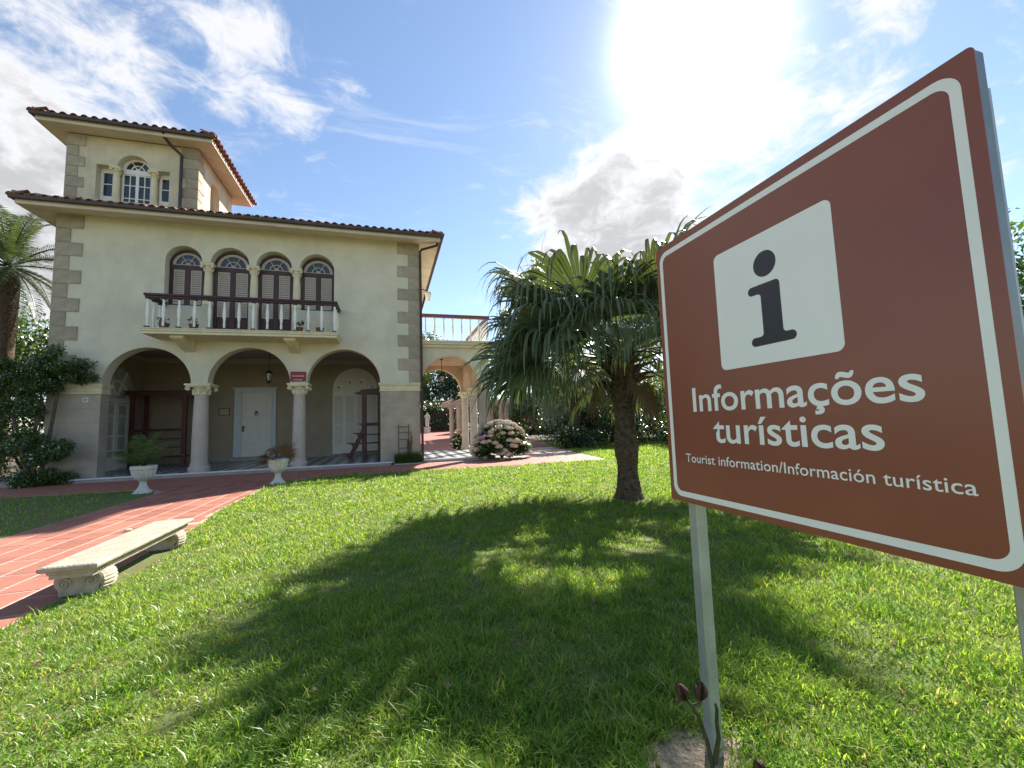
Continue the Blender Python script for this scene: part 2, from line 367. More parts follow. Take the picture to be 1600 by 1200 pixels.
def tiles():
    cells = []
    TW, TL = .336, .40
    i = 0; x = 3.78
    while x < 6.1:
        y = -16.2 + (.5 * TL if i % 2 else 0)
        while y < -2.9:
            cells.append((x, min(x + TW, 6.118), y, y + TL)); y += TL
        x += TW; i += 1
    S = .36; y = -2.88; k = 0
    while y < -.28:
        x = -9.0 + (.5 * S if k % 2 else 0)
        while x < 15.6:
            if not (3.4 < x + S / 2 < 6.15 and y < -2.95): cells.append((x, x + S, max(y, -3.2), min(y + S, -.24)))
            x += S
        y += S; k += 1
    for xa, xb in ((2.33, 3.776), (6.122, 7.94)):
        y = -2.885
        while y > -5:
            x = xa
            while x < xb - .05: cells.append((x, min(x + S, xb), y - S, y)); x += S
            y -= S
    out = []
    G = .010
    for a, b, c, d in cells:
        if b - a < .08 or d - c < .08: continue
        a2, b2, c2, d2 = a + G, b - G, c + G, d - G
        if not clip(PATH, a2, b2, c2, d2):
            # shrink a cut tile towards the path
            ok = False
            for sx in (1, .7, .45):
                for (u0, u1) in ((0, sx), (1 - sx, 1)):
                    for sy in (1, .7, .45):
                        for (w0, w1) in ((0, sy), (1 - sy, 1)):
                            q = (a2 + (b2 - a2) * u0, a2 + (b2 - a2) * u1, c2 + (d2 - c2) * w0, c2 + (d2 - c2) * w1)
                            if not ok and clip(PATH, *q): a2, b2, c2, d2 = q; ok = True
            if not ok: continue
        dist = math.hypot((a + b) / 2 - CAM.x, (c + d) / 2 - CAM.y)
        out.append((dist, a2, b2, c2, d2))
    out.sort()
    cache = {}
    far = MB()
    for i, (dist, a, b, c, d) in enumerate(out):
        h = rnd.uniform(-.0010, .0012)
        if i < 300 and b > 2.5:
            w, t = round(b - a, 3), round(d - c, 3)
            if (w, t) not in cache:
                q = MB(); q.box(-w / 2, w / 2, -t / 2, t / 2, -.012, .0038); cache[(w, t)] = q.mesh('paver', bevel=.0025, name='tile')
            put('tile', cache[(w, t)], path, ((a + b) / 2, (c + d) / 2, h))
        else: far.box(a, b, c, d, -.012, .004 + h)
    fo = far.build('tile', 'paver', path); fo['kind'] = 'stuff'
tiles()
p = MB(); p.add([(9.6, 5.2, .02), (16.9, 5.2, .02), (19, 26, .75), (6, 26, .75)], [(0, 1, 2, 3)]); p.add([(9.6, 5.2, -.2), (16.9, 5.2, -.2), (19, 26, -.2), (6, 26, -.2)], [(3, 2, 1, 0)])
tag(p.build('pavement', 'paver_far'), 'sunny red paved yard behind the terrace arch', None, None, 'structure')
p = MB(); p.add([(-250, 26, .75), (300, 26, .75), (300, 60, .9), (-250, 60, .9)], [(0, 1, 2, 3)])
tag(p.build('terrain', 'soil'), 'dark planted ground behind the garden', None, None, 'structure')

# grass: one mass of blades
def grass(name, polys, n, label, keepout=(), rmin=.55, rmax=24., az=78., power=.65, hscale=1., wild=.12):
    ax = math.atan2(fw.x, fw.y)
    u = nr.random(n * 2); k = 1 - power
    r = (rmin ** k + u * (rmax ** k - rmin ** k)) ** (1 / k)
    a = ax + np.radians(nr.uniform(-az, az, n * 2))
    x = CAM.x + r * np.sin(a); y = CAM.y + r * np.cos(a)
    ok = np.zeros(len(x), bool)
    for P in polys: ok |= inside_np(P, x, y)
    for (kx, ky, rx, ry) in keepout: ok &= ((x - kx) / rx) ** 2 + ((y - ky) / ry) ** 2 > nr.uniform(.25, 1.35, len(x))
    # uneven growth
    pat = (np.sin(x * 2.1 + 1.3 * np.sin(y * 1.7)) * np.sin(y * 2.6 + 1.1 * np.sin(x * 1.4)) + np.sin(x * 5.3 + y * 3.1) * .5) / 1.5
    fine = np.sin(x * 11 + 2 * np.sin(y * 7)) * np.sin(y * 13 + 2 * np.sin(x * 9))
    med = np.sin(x * 3.7 + 2.2 * np.sin(y * 2.3 + .5)) * np.sin(y * 4.1 + 1.8 * np.sin(x * 3.3)) + .6 * np.sin(x * 8.3 - y * 5.9 + 2 * np.sin(x * 2))
    bare = np.clip(med - 1.15, 0, 1) * 1.0
    ok &= nr.random(len(x)) < .80 + .2 * pat + .25 * fine - bare
    x, y, r, pat, fine, med = x[ok][:n], y[ok][:n], r[ok][:n], pat[ok][:n], fine[ok][:n], med[ok][:n]; m = len(x)
    h = nr.uniform(.024, .056, m) * (1 + .22 * pat + .38 * fine - .2 * med) * hscale
    tall = nr.random(m) < wild; h[tall] *= nr.uniform(1.2, 1.9, tall.sum())
    w = np.maximum(.0026, r * .00062) * nr.uniform(.75, 1.35, m)
    h = h * (1 + np.clip(r - 6, 0, 12) * .015)
    an = nr.uniform(0, 2 * np.pi, m); lean = nr.uniform(.25, 1.15, m)
    dx, dy = np.cos(an), np.sin(an); an2 = an + np.pi / 2 + nr.normal(0, .4, m); sx, sy = np.cos(an2), np.sin(an2)
    V = np.zeros((m, 5, 3), np.float32)
    def setp(i, t, sgn, ww):
        fwd = h * lean * t * t * 1.0 + h * .15 * t
        V[:, i, 0] = x + dx * fwd + sx * w * sgn * ww; V[:, i, 1] = y + dy * fwd + sy * w * sgn * ww; V[:, i, 2] = h * t * (1 - .28 * lean * t)
    setp(0, 0, -1, .8); setp(1, 0, 1, .8); setp(2, .55, -1, 1.); setp(3, .55, 1, 1.); setp(4, 1, 0, 0)
    F = np.array([[0, 1, 3], [0, 3, 2], [2, 3, 4]])[None] + (np.arange(m) * 5)[:, None, None]
    t = np.clip(nr.normal(.42, .26, m) + .22 * pat + .12 * fine + .16 * med, 0, 1)
    dry = nr.random(m) < .05 + .16 * np.clip(-pat - .15 + .5 * fine, 0, 1) + .28 * np.clip(med - .75, 0, 1); t = np.where(dry, 1.1 + .5 * nr.random(m), t)
    T = np.repeat(t[:, None], 5, 1)
    me = npmesh(name, V.reshape(-1, 3), F.reshape(-1, 3), 'grass', T.ravel())
    return tag(put(name, me), label, 'grass', None, 'stuff')
KO = [(9.80, -13.72, .20, .15), (6.25, -9.9, .22, .92), (12.5, -8.87, .27, .27), (12.62, -9.05, .34, .3)]
grass('lawn_grass', [LAWN], 540000, 'bright green mown grass of the sunlit lawn', KO)
grass('lawn_grass', [LAWN2], 42000, 'green grass in the house shade left of the path', (), 5, 26, 70, .3)

# dry leaves dropped on the lawn
LEAVES = [(6.79, -12.02, 'pale dry leaf on the grass at the far left of the lawn'), (8.35, -12.84, 'pale dry leaf on sunlit grass below the left tip of the palm shadow'), (10.08, -12.42, 'brown dry leaf in the middle of the palm shadow'), (10.95, -13.32, 'brown dry leaf under the sign, right of the near post'), (8.98, -13.01, 'dry leaf at the lower edge of the palm shadow'), (8.23, -11.10, 'dry leaf on sunlit grass above the left tip of the palm shadow'), (11.61, -12.43, 'dry leaf on the grass just below the sign board'), (7.49, -11.60, 'dry leaf on the grass nearest to the stone bench')]
def fallen():
    rg = random.Random(77)
    for x, y, lab in LEAVES:
        L, w = rg.uniform(.035, .075), rg.uniform(.012, .022); az = rg.uniform(0, 6.28); cu = rg.uniform(.004, .014)
        vs, fs = [], []
        for k in range(6):
            t = k / 5; h = .030 + cu * math.sin(t * 3.1) * 2; ww = w * math.sin(math.pi * min(1, t * .95 + .03)) + .0008
            for sx in (-1, 0, 1): vs.append((L * (t - .5), sx * ww, h + (.006 if sx else 0)))
        for k in range(5): fs += [(k * 3, k * 3 + 1, k * 3 + 4, k * 3 + 3), (k * 3 + 1, k * 3 + 2, k * 3 + 5, k * 3 + 4)]
        q = MB(); q.add([(v[0] * math.cos(az) - v[1] * math.sin(az) + x, v[0] * math.sin(az) + v[1] * math.cos(az) + y, v[2]) for v in vs], fs)
        tag(q.build('fallen_leaf', 'deadleaf', None, loc=(x, y, .03)), lab, 'leaf', 'dry leaves scattered on the lawn')
fallen()
# sandy bare patch round the foot of the near sign post
s = MB(); pts = [(9.80 + .21 * math.cos(a) * (1 + .18 * math.sin(3 * a + 1) + .1 * math.sin(7 * a)), -13.73 + .16 * math.sin(a) * (1 + .16 * math.sin(2 * a) + .1 * math.cos(5 * a))) for a in np.linspace(0, 2 * math.pi, 40, endpoint=False)]
s.prism(pts, -.02, .005, 'z'); tag(s.build('ground', 'sand'), 'sandy bare patch at the near sign post', None, None, 'structure')

# ------------------------------------------------------------------ villa
V = empty('villa', (4.6, 4, 0), 'two storey cream villa with arched loggia, balcony and square tower', 'house')
XL, XR, YB = -.64, 9.80, 9.0
FL = .12; SP = 2.82; WT = .42; TOP = 7.93
def part(mb, name, m, parent=V, **k): return mb.build(name, m, parent, **k)
# front wall, lower grey band as its own pieces, openings real
A = [(.62, 2.86), (3.30, 5.63), (6.13, 8.45)]
U = [(2.06, 3.05), (3.28, 4.37), (4.57, 5.63), (5.87, 6.95)]
def archpts(x0, x1, z, n=26): return arc((x0 + x1) / 2, z, (x1 - x0) / 2, 180, 0, n)
outline = [(XL, SP)] + sum([archpts(a, b, SP) for a, b in A], []) + [(XR, SP), (XR, TOP), (XL, TOP)]
USP = 6.72
uh = [(U[0][0], 4.36)] + sum([archpts(a, b, USP, 18) for a, b in U], []) + [(U[3][1], 4.36)]
w = MB(); w.prism(outline, 0, WT, 'y', [uh]); part(w, 'front_wall', 'stucco')
for a, b in ((XL, .62), (8.45, XR)):
    w = MB(); w.box(a + .006, b - .006, .010, WT - .006, 0, 2.53); po = part(w, 'pier', 'lower')
    for ci in range(6):
        k = MB(); k.box(a, b, .004, WT, ci * .4217 + .003, (ci + 1) * .4217 - .003); k.build('stone', 'pierstone', po, bevel=.004)
    c = MB(); c.box(a - .03, b + .03, -.03, WT + .03, 2.53, 2.60); c.box(a - .015, b + .015, -.015, WT + .015, 2.60, 2.72); c.box(a - .05, b + .05, -.05, WT + .05, 2.72, 2.775); c.box(a - .075, b + .075, -.075, WT + .075, 2.775, 2.82)
    part(c, 'string_course', 'trim', bevel=.012)
# side and back walls
w = MB(); w.box(XL, XL + .16, WT, YB, 0, TOP); part(w, 'side_wall', 'lower')
w = MB(); w.box(XR - .4, XR, WT, YB, 0, TOP); part(w, 'side_wall', 'stucco')
w = MB(); w.box(XL, XR, YB - .3, YB, 0, TOP); part(w, 'back_wall', 'stucco')
# loggia
YL = 4.6
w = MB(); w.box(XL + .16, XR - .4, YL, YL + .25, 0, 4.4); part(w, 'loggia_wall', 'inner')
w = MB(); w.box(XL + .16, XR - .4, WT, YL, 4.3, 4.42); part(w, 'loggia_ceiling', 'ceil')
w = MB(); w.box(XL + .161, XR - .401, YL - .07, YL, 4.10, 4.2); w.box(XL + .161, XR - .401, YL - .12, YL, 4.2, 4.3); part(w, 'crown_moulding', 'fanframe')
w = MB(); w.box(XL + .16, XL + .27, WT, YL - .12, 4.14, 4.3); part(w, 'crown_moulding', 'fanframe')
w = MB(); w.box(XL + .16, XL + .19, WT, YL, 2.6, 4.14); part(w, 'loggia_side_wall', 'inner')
w = MB(); w.box(XL + .16, XR - .4, -.12, YL, .0, FL); part(w, 'loggia_floor', 'check')
w = MB(); w.box(.12, 8.86, -.30, -.12, .075, FL + .004); part(w, 'step_nosing', 'marble', bevel=.02)
w = MB(); w.box(.14, 8.80, -.26, -.121, 0, .075); part(w, 'step_riser', 'riser')
w = MB(); w.box(XL + .17, XR - .41, YL - .03, YL, FL, FL + .16); part(w, 'skirting', 'lower')
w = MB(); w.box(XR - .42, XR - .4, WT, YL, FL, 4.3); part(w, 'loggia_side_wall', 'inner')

# columns of the loggia
def column(x, y, z0, z1, r, cap_h, name='column', cm='shaft'):
    c = empty(name, (x, y, z0)); c.parent = V; c.location = Vector((x, y, z0)) - OFF[V.name]; OFF[c.name] = Vector((x, y, z0))
    b = MB(); b.lathe([(r * 1.32, z0), (r * 1.32, z0 + .05), (r * 1.36, z0 + .07), (r * 1.36, z0 + .12), (r * 1.22, z0 + .15), (r * 1.1, z0 + .18), (r * 1.14, z0 + .22), (r * 1.1, z0 + .26)], x, y, 32)
    b.build('base', cm, c, smoothed=True)
    s = MB(); zc = z1 - cap_h
    s.lathe([(r * 1.0 + r * .03 * math.sin(math.pi * i / 10) - r * .14 * (i / 10) ** 1.5, z0 + .26 + (zc - z0 - .26) * i / 10) for i in range(11)], x, y, 32)
    s.build('shaft', cm, c, smoothed=True)
    k = MB(); rt_ = r * .88
    k.lathe([(rt_ * 1.05, zc), (rt_ * 1.12, zc + .03), (rt_ * 1.02, zc + .05), (rt_ * 1.04, zc + cap_h * .45), (rt_ * 1.3, zc + cap_h * .72)], x, y, 24)
    e = r * 1.62
    k.box(x - e, x + e, y - e, y + e, z1 - cap_h * .16, z1); k.box(x - e * .9, x + e * .9, y - e * .9, y + e * .9, z1 - cap_h * .27, z1 - cap_h * .16)
    for sx in (-1, 1):
        for sy in (-1, 1):
            px, py = x + sx * e * .80, y + sy * e * .80; zz = z1 - cap_h * .42; rr = cap_h * .17
            d = Vector((sx, -sy, 0)).normalized() * rr * .5
            for q in ((1.0, .5), (.6, .75)):
                k.tube([(px - d.x * q[1] * 2, py - d.y * q[1] * 2, zz), (px + d.x * q[1] * 2, py + d.y * q[1] * 2, zz)], rr * q[0], 12)
    for an in range(8):
        a = an * math.pi / 4; px, py = x + math.cos(a) * rt_ * 1.08, y + math.sin(a) * rt_ * 1.08
        k.tube([(px, py, zc + .04), (px + math.cos(a) * .012, py + math.sin(a) * .012, zc + cap_h * .4), (px + math.cos(a) * .05, py + math.sin(a) * .05, zc + cap_h * .52)], [rt_ * .28, rt_ * .24, rt_ * .1], 6)
    k.build('capital', 'trim', c, smoothed=True)
    return c
column(3.08, WT / 2, FL, SP, .215, .36); column(5.88, WT / 2, FL, SP, .2, .36)

# quoins
def quoins(x_out, sgn, wide, narrow, ztop, n, h, y, dep, side, first_wide=True, m='quoin'):
    cache = {}
    for i in range(n):
        wd = wide if (i % 2 == 0) == first_wide else narrow
        sd = narrow if (i % 2 == 0) == first_wide else wide
        key = (wd, sd)
        if key not in cache:
            q = MB()
            # L-shaped block round the corner
            if sgn > 0: q.prism([(0, 0), (wd, 0), (wd, .06), (.06, .06), (.06, sd), (0, sd)], 0, h - .012, 'z')
            else: q.prism([(0, 0), (0, sd), (-.06, sd), (-.06, .06), (-wd, .06), (-wd, 0)], 0, h - .012, 'z')
            cache[key] = q.mesh(m, bevel=.006, name='quoin')
        put('quoin', cache[key], V, (x_out - sgn * .025, y - .025, ztop - (i + 1) * h))
quoins(XL, 1, .655, .355, 7.915, 12, .4225, 0, .3, .3)
quoins(XR, -1, .77, .40, 7.915, 12, .4225, 0, .3, .3)

# upper windows (recess with four arched bays, three columns)
w = MB(); w.box(2.0, 7.0, .40, .52, 4.36, 7.4); part(w, 'recess_wall', 'stucco')
for a, b in ((2.06, 3.28), (5.63, 6.95)):
    w = MB(); w.box(a + .002, b - .002 if b > 6 else b, .06, .40, 4.36, 5.30); part(w, 'parapet', 'stucco')
for x, a in ((3.165, 3.28), (4.47, 4.57), (5.75, 5.87)):
    w = MB(); w.box(x - .13, x + .13, .10, .36, 4.36, 5.36); part(w, 'pedestal', 'stucco', bevel=.01)
    column(x, .20, 5.36, USP, .115, .27, 'window_column', 'trim')
def fan(par, x0, x1, zs, y, r_in, fm, gm):
    """arched fanlight with radial glazing bars and separate panes"""
    cx = (x0 + x1) / 2; r = (x1 - x0) / 2
    f = MB(); f.prism(arc(cx, zs, r, 0, 180, 20) + arc(cx, zs, r * r_in, 180, 0, 20), y - .03, y + .03)
    f.box(cx - r, cx + r, y - .028, y + .028, zs - .035, zs + .02)
    ri = r * r_in
    f.prism(arc(cx, zs, ri * .58, 0, 180, 16) + arc(cx, zs, ri * .50, 180, 0, 16), y - .024, y + .024)
    f.prism(arc(cx, zs + .019, ri * .17, 0, 180, 8), y - .026, y + .026)
    for a in (60, 120):
        ca, sa = math.cos(R(a)), math.sin(R(a)); n = (-sa * .011, ca * .011)
        f.prism([(cx + ca * ri * .1 + n[0], zs + sa * ri * .1 + n[1]), (cx + ca * ri * 1.01 + n[0], zs + sa * ri * 1.01 + n[1]), (cx + ca * ri * 1.01 - n[0], zs + sa * ri * 1.01 - n[1]), (cx + ca * ri * .1 - n[0], zs + sa * ri * .1 - n[1])], y - .022, y + .022)
    f.build('fanlight_frame', fm, par)
    for a0, a1 in ((0, 60), (60, 120), (120, 180)):
        for q0, q1 in ((.12, .5), (.58, 1.0)):
            pz = MB(); pz.prism(arc(cx, zs + .02, ri * q1 + .004, a0, a1, 8) + arc(cx, zs + .02, ri * q0, a1, a0, 8), y + .004, y + .012); pz.build('pane', gm, par)
def vpart(name, loc):
    c = empty(name, loc); c.parent = V; c.location = Vector(loc) - OFF[V.name]; OFF[c.name] = Vector(loc); return c
slat_cache = {}
def slat(par, x0, x1, y, z, m='louver', h=.078):
    w = round(x1 - x0, 3)
    if (w, m, h) not in slat_cache:
        q = MB(); q.add([(-w / 2, -.024, -h * .45), (w / 2, -.024, -h * .45), (w / 2, .016, h * .38), (-w / 2, .016, h * .38), (-w / 2, -.030, -h * .38), (w / 2, -.030, -h * .38), (w / 2, .010, h * .46), (-w / 2, .010, h * .46)],
                                [(0, 1, 2, 3), (7, 6, 5, 4), (0, 4, 5, 1), (2, 6, 7, 3), (1, 5, 6, 2), (3, 7, 4, 0)]); slat_cache[(w, m, h)] = q.mesh(m, name='slat')
    put('slat', slat_cache[(w, m, h)], par, ((x0 + x1) / 2, y, z))
for i, (a, b) in enumerate(U):
    win = i in (0, 3); zb = 5.30 if win else 4.37; y = .33
    a2, b2 = a + .03, b - .03; cx = (a2 + b2) / 2; r = (b2 - a2) / 2
    c = vpart('window' if win else 'balcony_door', (cx, y, zb))
    f = MB(); f.prism([(a2 - .025, USP - .05)] + arc(cx, USP - .05, r + .025, 180, 0, 22) + [(b2 + .025, USP - .05)] + arc(cx, USP - .05, r - .04, 0, 180, 22), y - .06, y + .05)
    f.box(a2 - .02, a2 + .075, y - .05, y + .05, zb, USP - .05); f.box(b2 - .075, b2 + .02, y - .05, y + .05, zb, USP - .05)
    f.box(a2 + .075, b2 - .075, y - .052, y + .05, USP - .18, USP - .04); f.box(a2 + .075, b2 - .075, y - .05, y + .05, zb, zb + .09)
    f.box(cx - .075, cx + .075, y - .045, y + .05, zb + .09, USP - .18)
    f.build('frame', 'wood', c, bevel=.006)
    fan(c, a2 + .045, b2 - .045, USP - .03, y - .005, .80, 'fanframe', 'glassd')
    lo_ = zb + .09 if win else 5.02
    if not win:
        for q0, q1 in ((a2 + .075, cx - .075), (cx + .075, b2 - .075)):
            k = MB(); k.box(q0, q1, y - .02, y + .03, zb + .09, 5.02)
            for zz in np.arange(zb + .15, 4.98, .085): k.box(q0 + .02, q1 - .02, y - .032, y - .019, zz, zz + .066)
            k.build('door_panel', 'wood', c)
    for q0, q1 in ((a2 + .085, cx - .085), (cx + .085, b2 - .085)):
        sh = MB(); t_ = .022; zt = USP - .19
        sh.box(q0, q0 + t_, y - .03, y + .02, lo_ + .01, zt); sh.box(q1 - t_, q1, y - .03, y + .02, lo_ + .01, zt)
        sh.box(q0 + t_, q1 - t_, y - .03, y + .02, lo_ + .01, lo_ + .035); sh.box(q0 + t_, q1 - t_, y - .03, y + .02, zt - .025, zt)
        sh.box(q0 + t_, q1 - t_, y + .012, y + .02, lo_ + .035, zt - .025)
        so = sh.build('shutter', 'louver', c)
        z = lo_ + .06
        while z < zt - .03: slat(c, q0 + t_, q1 - t_, y - .008, z); z += .074

# balcony
bal = vpart('balcony', (4.6, -.5, 4.2)); BX0, BX1, BY = 2.03, 7.16, -1.05
k = MB(); k.box(BX0, BX1, BY, -.002, 4.16, 4.24); k.box(BX0 - .03, BX1 + .03, BY - .03, -.003, 4.24, 4.30); k.box(BX0 - .05, BX1 + .05, BY - .05, -.004, 4.30, 4.335); k.build('slab', 'trim', bal, bevel=.012)
for x in (2.8, 5.77):
    k = MB(); k.prism([(0, 4.16), (-.85, 4.16), (-.85, 4.07), (-.78, 4.05), (-.55, 3.96), (0, 3.80)], x - .14, x + .14, 'x'); k.box(x - .17, x + .17, -.9, -.70, 4.085, 4.16); k.build('bracket', 'trim', bal, bevel=.01)
RZ = 5.22; RB = -.96
k = MB(); k.box(BX0 - .01, BX1 + .01, RB - .08, RB + .08, RZ + .06, RZ + .13); k.box(BX0 + .015, BX1 - .015, RB - .055, RB + .055, RZ, RZ + .06); k.build('rail', 'wood', bal, bevel=.012)
for x0 in (BX0 + .0, BX1 - .14):
    k = MB(); k.box(x0 - .008, x0 + .148, RB + .08, -.01, RZ + .06, RZ + .13); k.box(x0 + .02, x0 + .12, RB + .055, -.01, RZ, RZ + .06); k.build('rail', 'wood', bal, bevel=.012)
BH = RZ - 4.335
bprof = [(.034, .06), (.030, .10), (.034, .18), (.026, .24), (.040, .34), (.050, .40), (.046, .44), (.052, .45), (.046, .46), (.050, .52), (.038, .66), (.028, .78), (.036, .80), (.030, .84), (.034, BH)]
q = MB(); q.lathe([(r, z) for r, z in bprof], 0, 0, 10); bmesh_ = q.mesh('white', smoothed=True, name='baluster')
q = MB(); q.box(-.062, .062, -.062, .062, 0, .06); q.box(-.05, .05, -.05, .05, BH - .035, BH); foot = q.mesh('gutter', bevel=.012, name='baluster_foot')
def balu(par, x, y, z):
    put('baluster', bmesh_, par, (x, y, z)); put('baluster_foot', foot, par, (x, y, z))
nb = 14
for i in range(nb): balu(bal, BX0 + .08 + (BX1 - BX0 - .16) * i / (nb - 1), RB, 4.335)
for x in (BX0 + .08, BX1 - .08):
    for y in (-.62, -.28): balu(bal, x, y, 4.335)

# eaves and main roof
EX0, EX1, EY0, EY1 = -1.18, 10.55, -.78, 9.7
def eaves(x0, x1, y0, y1, wx0, wx1, wy0, wy1, zw, ze, ridge, slope, tilem, roofname, fasc='soffit', guttered=True, gside='rust'):
    s = MB()   # soffit as four sloping boards
    o = [(x0 + .07, y0 + .07, ze), (x1 - .07, y0 + .07, ze), (x1 - .07, y1 - .07, ze), (x0 + .07, y1 - .07, ze)]
    i_ = [(wx0, wy0, zw), (wx1, wy0, zw), (wx1, wy1, zw), (wx0, wy1, zw)]
    s.add(o + i_ + [(a, b, c + .05) for a, b, c in o] + [(a, b, c + .05) for a, b, c in i_], [(0, 1, 5, 4), (1, 2, 6, 5), (2, 3, 7, 6), (3, 0, 4, 7), (8, 12, 13, 9), (9, 13, 14, 10), (10, 14, 15, 11), (11, 15, 12, 8)])
    part(s, 'soffit', 'soffit')
    s = MB(); s.box(x0 + .03, x1 - .03, y0 + .03, y0 + .07, ze - .01, ze + .14); part(s, 'fascia', fasc)
    s = MB(); s.box(x0 + .03, x0 + .07, y0 + .071, y1, ze - .01, ze + .14); part(s, 'fascia', fasc)
    s = MB(); s.box(x1 - .07, x1 - .03, y0 + .071, y1, ze - .01, ze + .14); part(s, 'fascia', fasc if gside != 'rust' else 'rust')
    def gut(pts):
        prof = [(0, 0), (.02, -.06), (.06, -.085), (.10, -.06), (.115, .02)]
        k = MB()
        (ax, ay), (bx, by), nx, ny = pts
        vs = []
        for (px, py) in ((ax, ay), (bx, by)):
            for d, z in prof: vs.append((px + nx * d, py + ny * d, ze + .17 + z))
            for d, z in reversed(prof): vs.append((px + nx * (d - .004 if d > .05 else d + .004), py + ny * d, ze + .185 + z))
        n = 10
        k.add(vs, [(i, (i + 1) % n, (i + 1) % n + n, i + n) for i in range(n)] + [tuple(range(n)), tuple(range(2 * n - 1, n - 1, -1))])
        part(k, 'gutter', 'gutter')
    if guttered:
        gut(((x0 - .06, y0 + .03), (x1 + .06, y0 + .03), 0, -1)); gut(((x0 + .03, y0 - .06), (x0 + .03, y1), -1, 0))
        if gside == 'rust': gut(((x1 - .03, y0 - .06), (x1 - .03, y1), 1, 0))
    # roof
    rf = vpart(roofname, ((x0 + x1) / 2, (y0 + y1) / 2, ze)); t = math.tan(slope); zt = ze + .17
    half = min(x1 - x0, y1 - y0) / 2; H = half * t
    if y1 - y0 < x1 - x0: r0, r1 = (x0 + half, (y0 + y1) / 2, zt + H), (x1 - half, (y0 + y1) / 2, zt + H)
    else: r0, r1 = ((x0 + x1) / 2, y0 + half, zt + H), ((x0 + x1) / 2, y1 - half, zt + H)
    d = MB(); d.add([(x0, y0, zt), (x1, y0, zt), (x1, y1, zt), (x0, y1, zt), r0, r1], [(0, 1, 5, 4), (2, 3, 4, 5), (1, 2, 5), (3, 0, 4), (0, 3, 2, 1)] if y1 - y0 < x1 - x0 else [(0, 1, 4), (1, 2, 5, 4), (2, 3, 5), (3, 0, 4, 5), (0, 3, 2, 1)])
    d.build('roof_deck', tilem, rf)
    # barrel tile
    L_, r = .46, .100
    def tile_vs():
        vs, fs = [], []
        for j, (yy, rr) in enumerate(((0, r), (L_, r * .8))):
            for rad in (rr, rr - .014):
                for k in range(9):
                    a = math.pi * k / 8; vs.append((math.cos(a) * rad, yy, math.sin(a) * rad * .95))
        for k in range(8):
            fs += [(k, k + 1, 18 + k + 1, 18 + k), (9 + k, 27 + k, 27 + k + 1, 9 + k + 1), (k, 9 + k, 9 + k + 1, k + 1)]
        return vs, fs
    tv, tf = tile_vs()
    q = MB(); q.add(tv, tf); tm = q.mesh(tilem, smoothed=True, name='roof_tile')
    rest = MB()
    def run(p0, dx, dy, length, ux, uy, maxrows, inset):
        """tiles along an eave from p0 in direction d; u points up the slope"""
        n = int(length / .245); sp = length / n
        ang = math.atan2(uy, ux) - math.pi / 2
        for i in range(n + 1):
            off = i * sp; rows = int(min(off, length - off) / math.cos(slope) / .40 / (1 if not inset else 1)) + 1
            rows = min(rows, maxrows)
            for rw in range(rows):
                s_ = rw * .40 * math.cos(slope) - .09
                px, py = p0[0] + dx * off + ux * s_, p0[1] + dy * off + uy * s_
                pz = zt + s_ * t + .022 + .012 * (rw > 0)
                mtx = Matrix.Translation((px, py, pz)) @ Matrix.Rotation(ang + rnd.uniform(-.03, .03), 4, 'Z') @ Matrix.Rotation(slope - .03, 4, 'X')
                if rw == 0:
                    o = put('roof_tile', tm, rf, (px, py, pz)); o.rotation_euler = (slope - .03, rnd.uniform(-.03, .03), ang + rnd.uniform(-.025, .025))
                else: rest.add([mtx @ Vector(v) for v in tv], tf)
    run((x0, y0), 1, 0, x1 - x0, 0, 1, 12, 0)
    run((x1, y0), 0, 1, y1 - y0, -1, 0, 12, 0)
    run((x0, y0), 0, 1, y1 - y0, 1, 0, 5, 0)
    so = rest.build('roof_tile', tilem, rf, smoothed=True); so['kind'] = 'stuff'
    # hip ridges
    for c0, e in (((x0, y0, zt), r0), ((x1, y0, zt), r0 if y1 - y0 >= x1 - x0 else r1)):
        a, b = Vector(c0), Vector(e); n = max(3, int((b - a).length / .42))
        hp = MB()
        for i in range(n):
            p0, p1 = a.lerp(b, i / n), a.lerp(b, (i + 1.15) / n); hp.tube([p0 + Vector((0, 0, .05)), p1 + Vector((0, 0, .04))], [.115, .095], 10)
        hp.build('hip_tile', tilem, rf, smoothed=True)
    return rf
eaves(EX0, EX1, EY0, EY1, XL, XR, 0, YB, TOP, 7.80, 0, R(21), 'tile', 'roof')
# tower
TX0, TX1, TY0, TY1, TT = -.70, 2.73, .30, 3.40, 10.66
whole = [(TX0, 8.0), (TX1, 8.0), (TX1, TT), (TX0, TT)]
oc = .98; TSP = 9.76
opening = [(.03, 8.62), (1.95, 8.62), (1.95, TSP), (1.58, TSP)] + arc(oc, TSP, .42, 0, 180, 20) + [(.40, TSP), (.03, TSP)]
w = MB(); w.prism(whole, TY0, TY0 + .34, 'y', [opening]); part(w, 'tower_wall', 'stucco_t')
sidearch = [(1.32, 8.6), (2.16, 8.6)] + arc(1.74, 9.80, .42, 0, 180, 16)
w = MB(); w.prism([(TY0 + .34, 8.0), (TY1, 8.0), (TY1, TT), (TY0 + .34, TT)], TX1 - .3, TX1, 'x', [sidearch]); part(w, 'tower_wall', 'stucco_t')
w = MB(); w.box(TX1 - .34, TX1 - .22, 1.2, 2.3, 8.4, 10.4); part(w, 'niche_wall', 'tceil')
w = MB(); w.box(TX0, TX0 + .3, TY0 + .34, TY1, 8.0, TT); part(w, 'tower_wall', 'stucco_t')
w = MB(); w.box(TX0 + .3, TX1 - .3, TY1 - .3, TY1, 8.0, TT); part(w, 'tower_wall', 'stucco_t')
w = MB(); w.box(-.1, 2.1, TY0 + .335, TY0 + .40, 8.5, 10.4); part(w, 'recess_wall', 'stucco_t')
quoins(TX0, 1, .46, .30, 10.62, 7, .335, TY0, .3, .3)
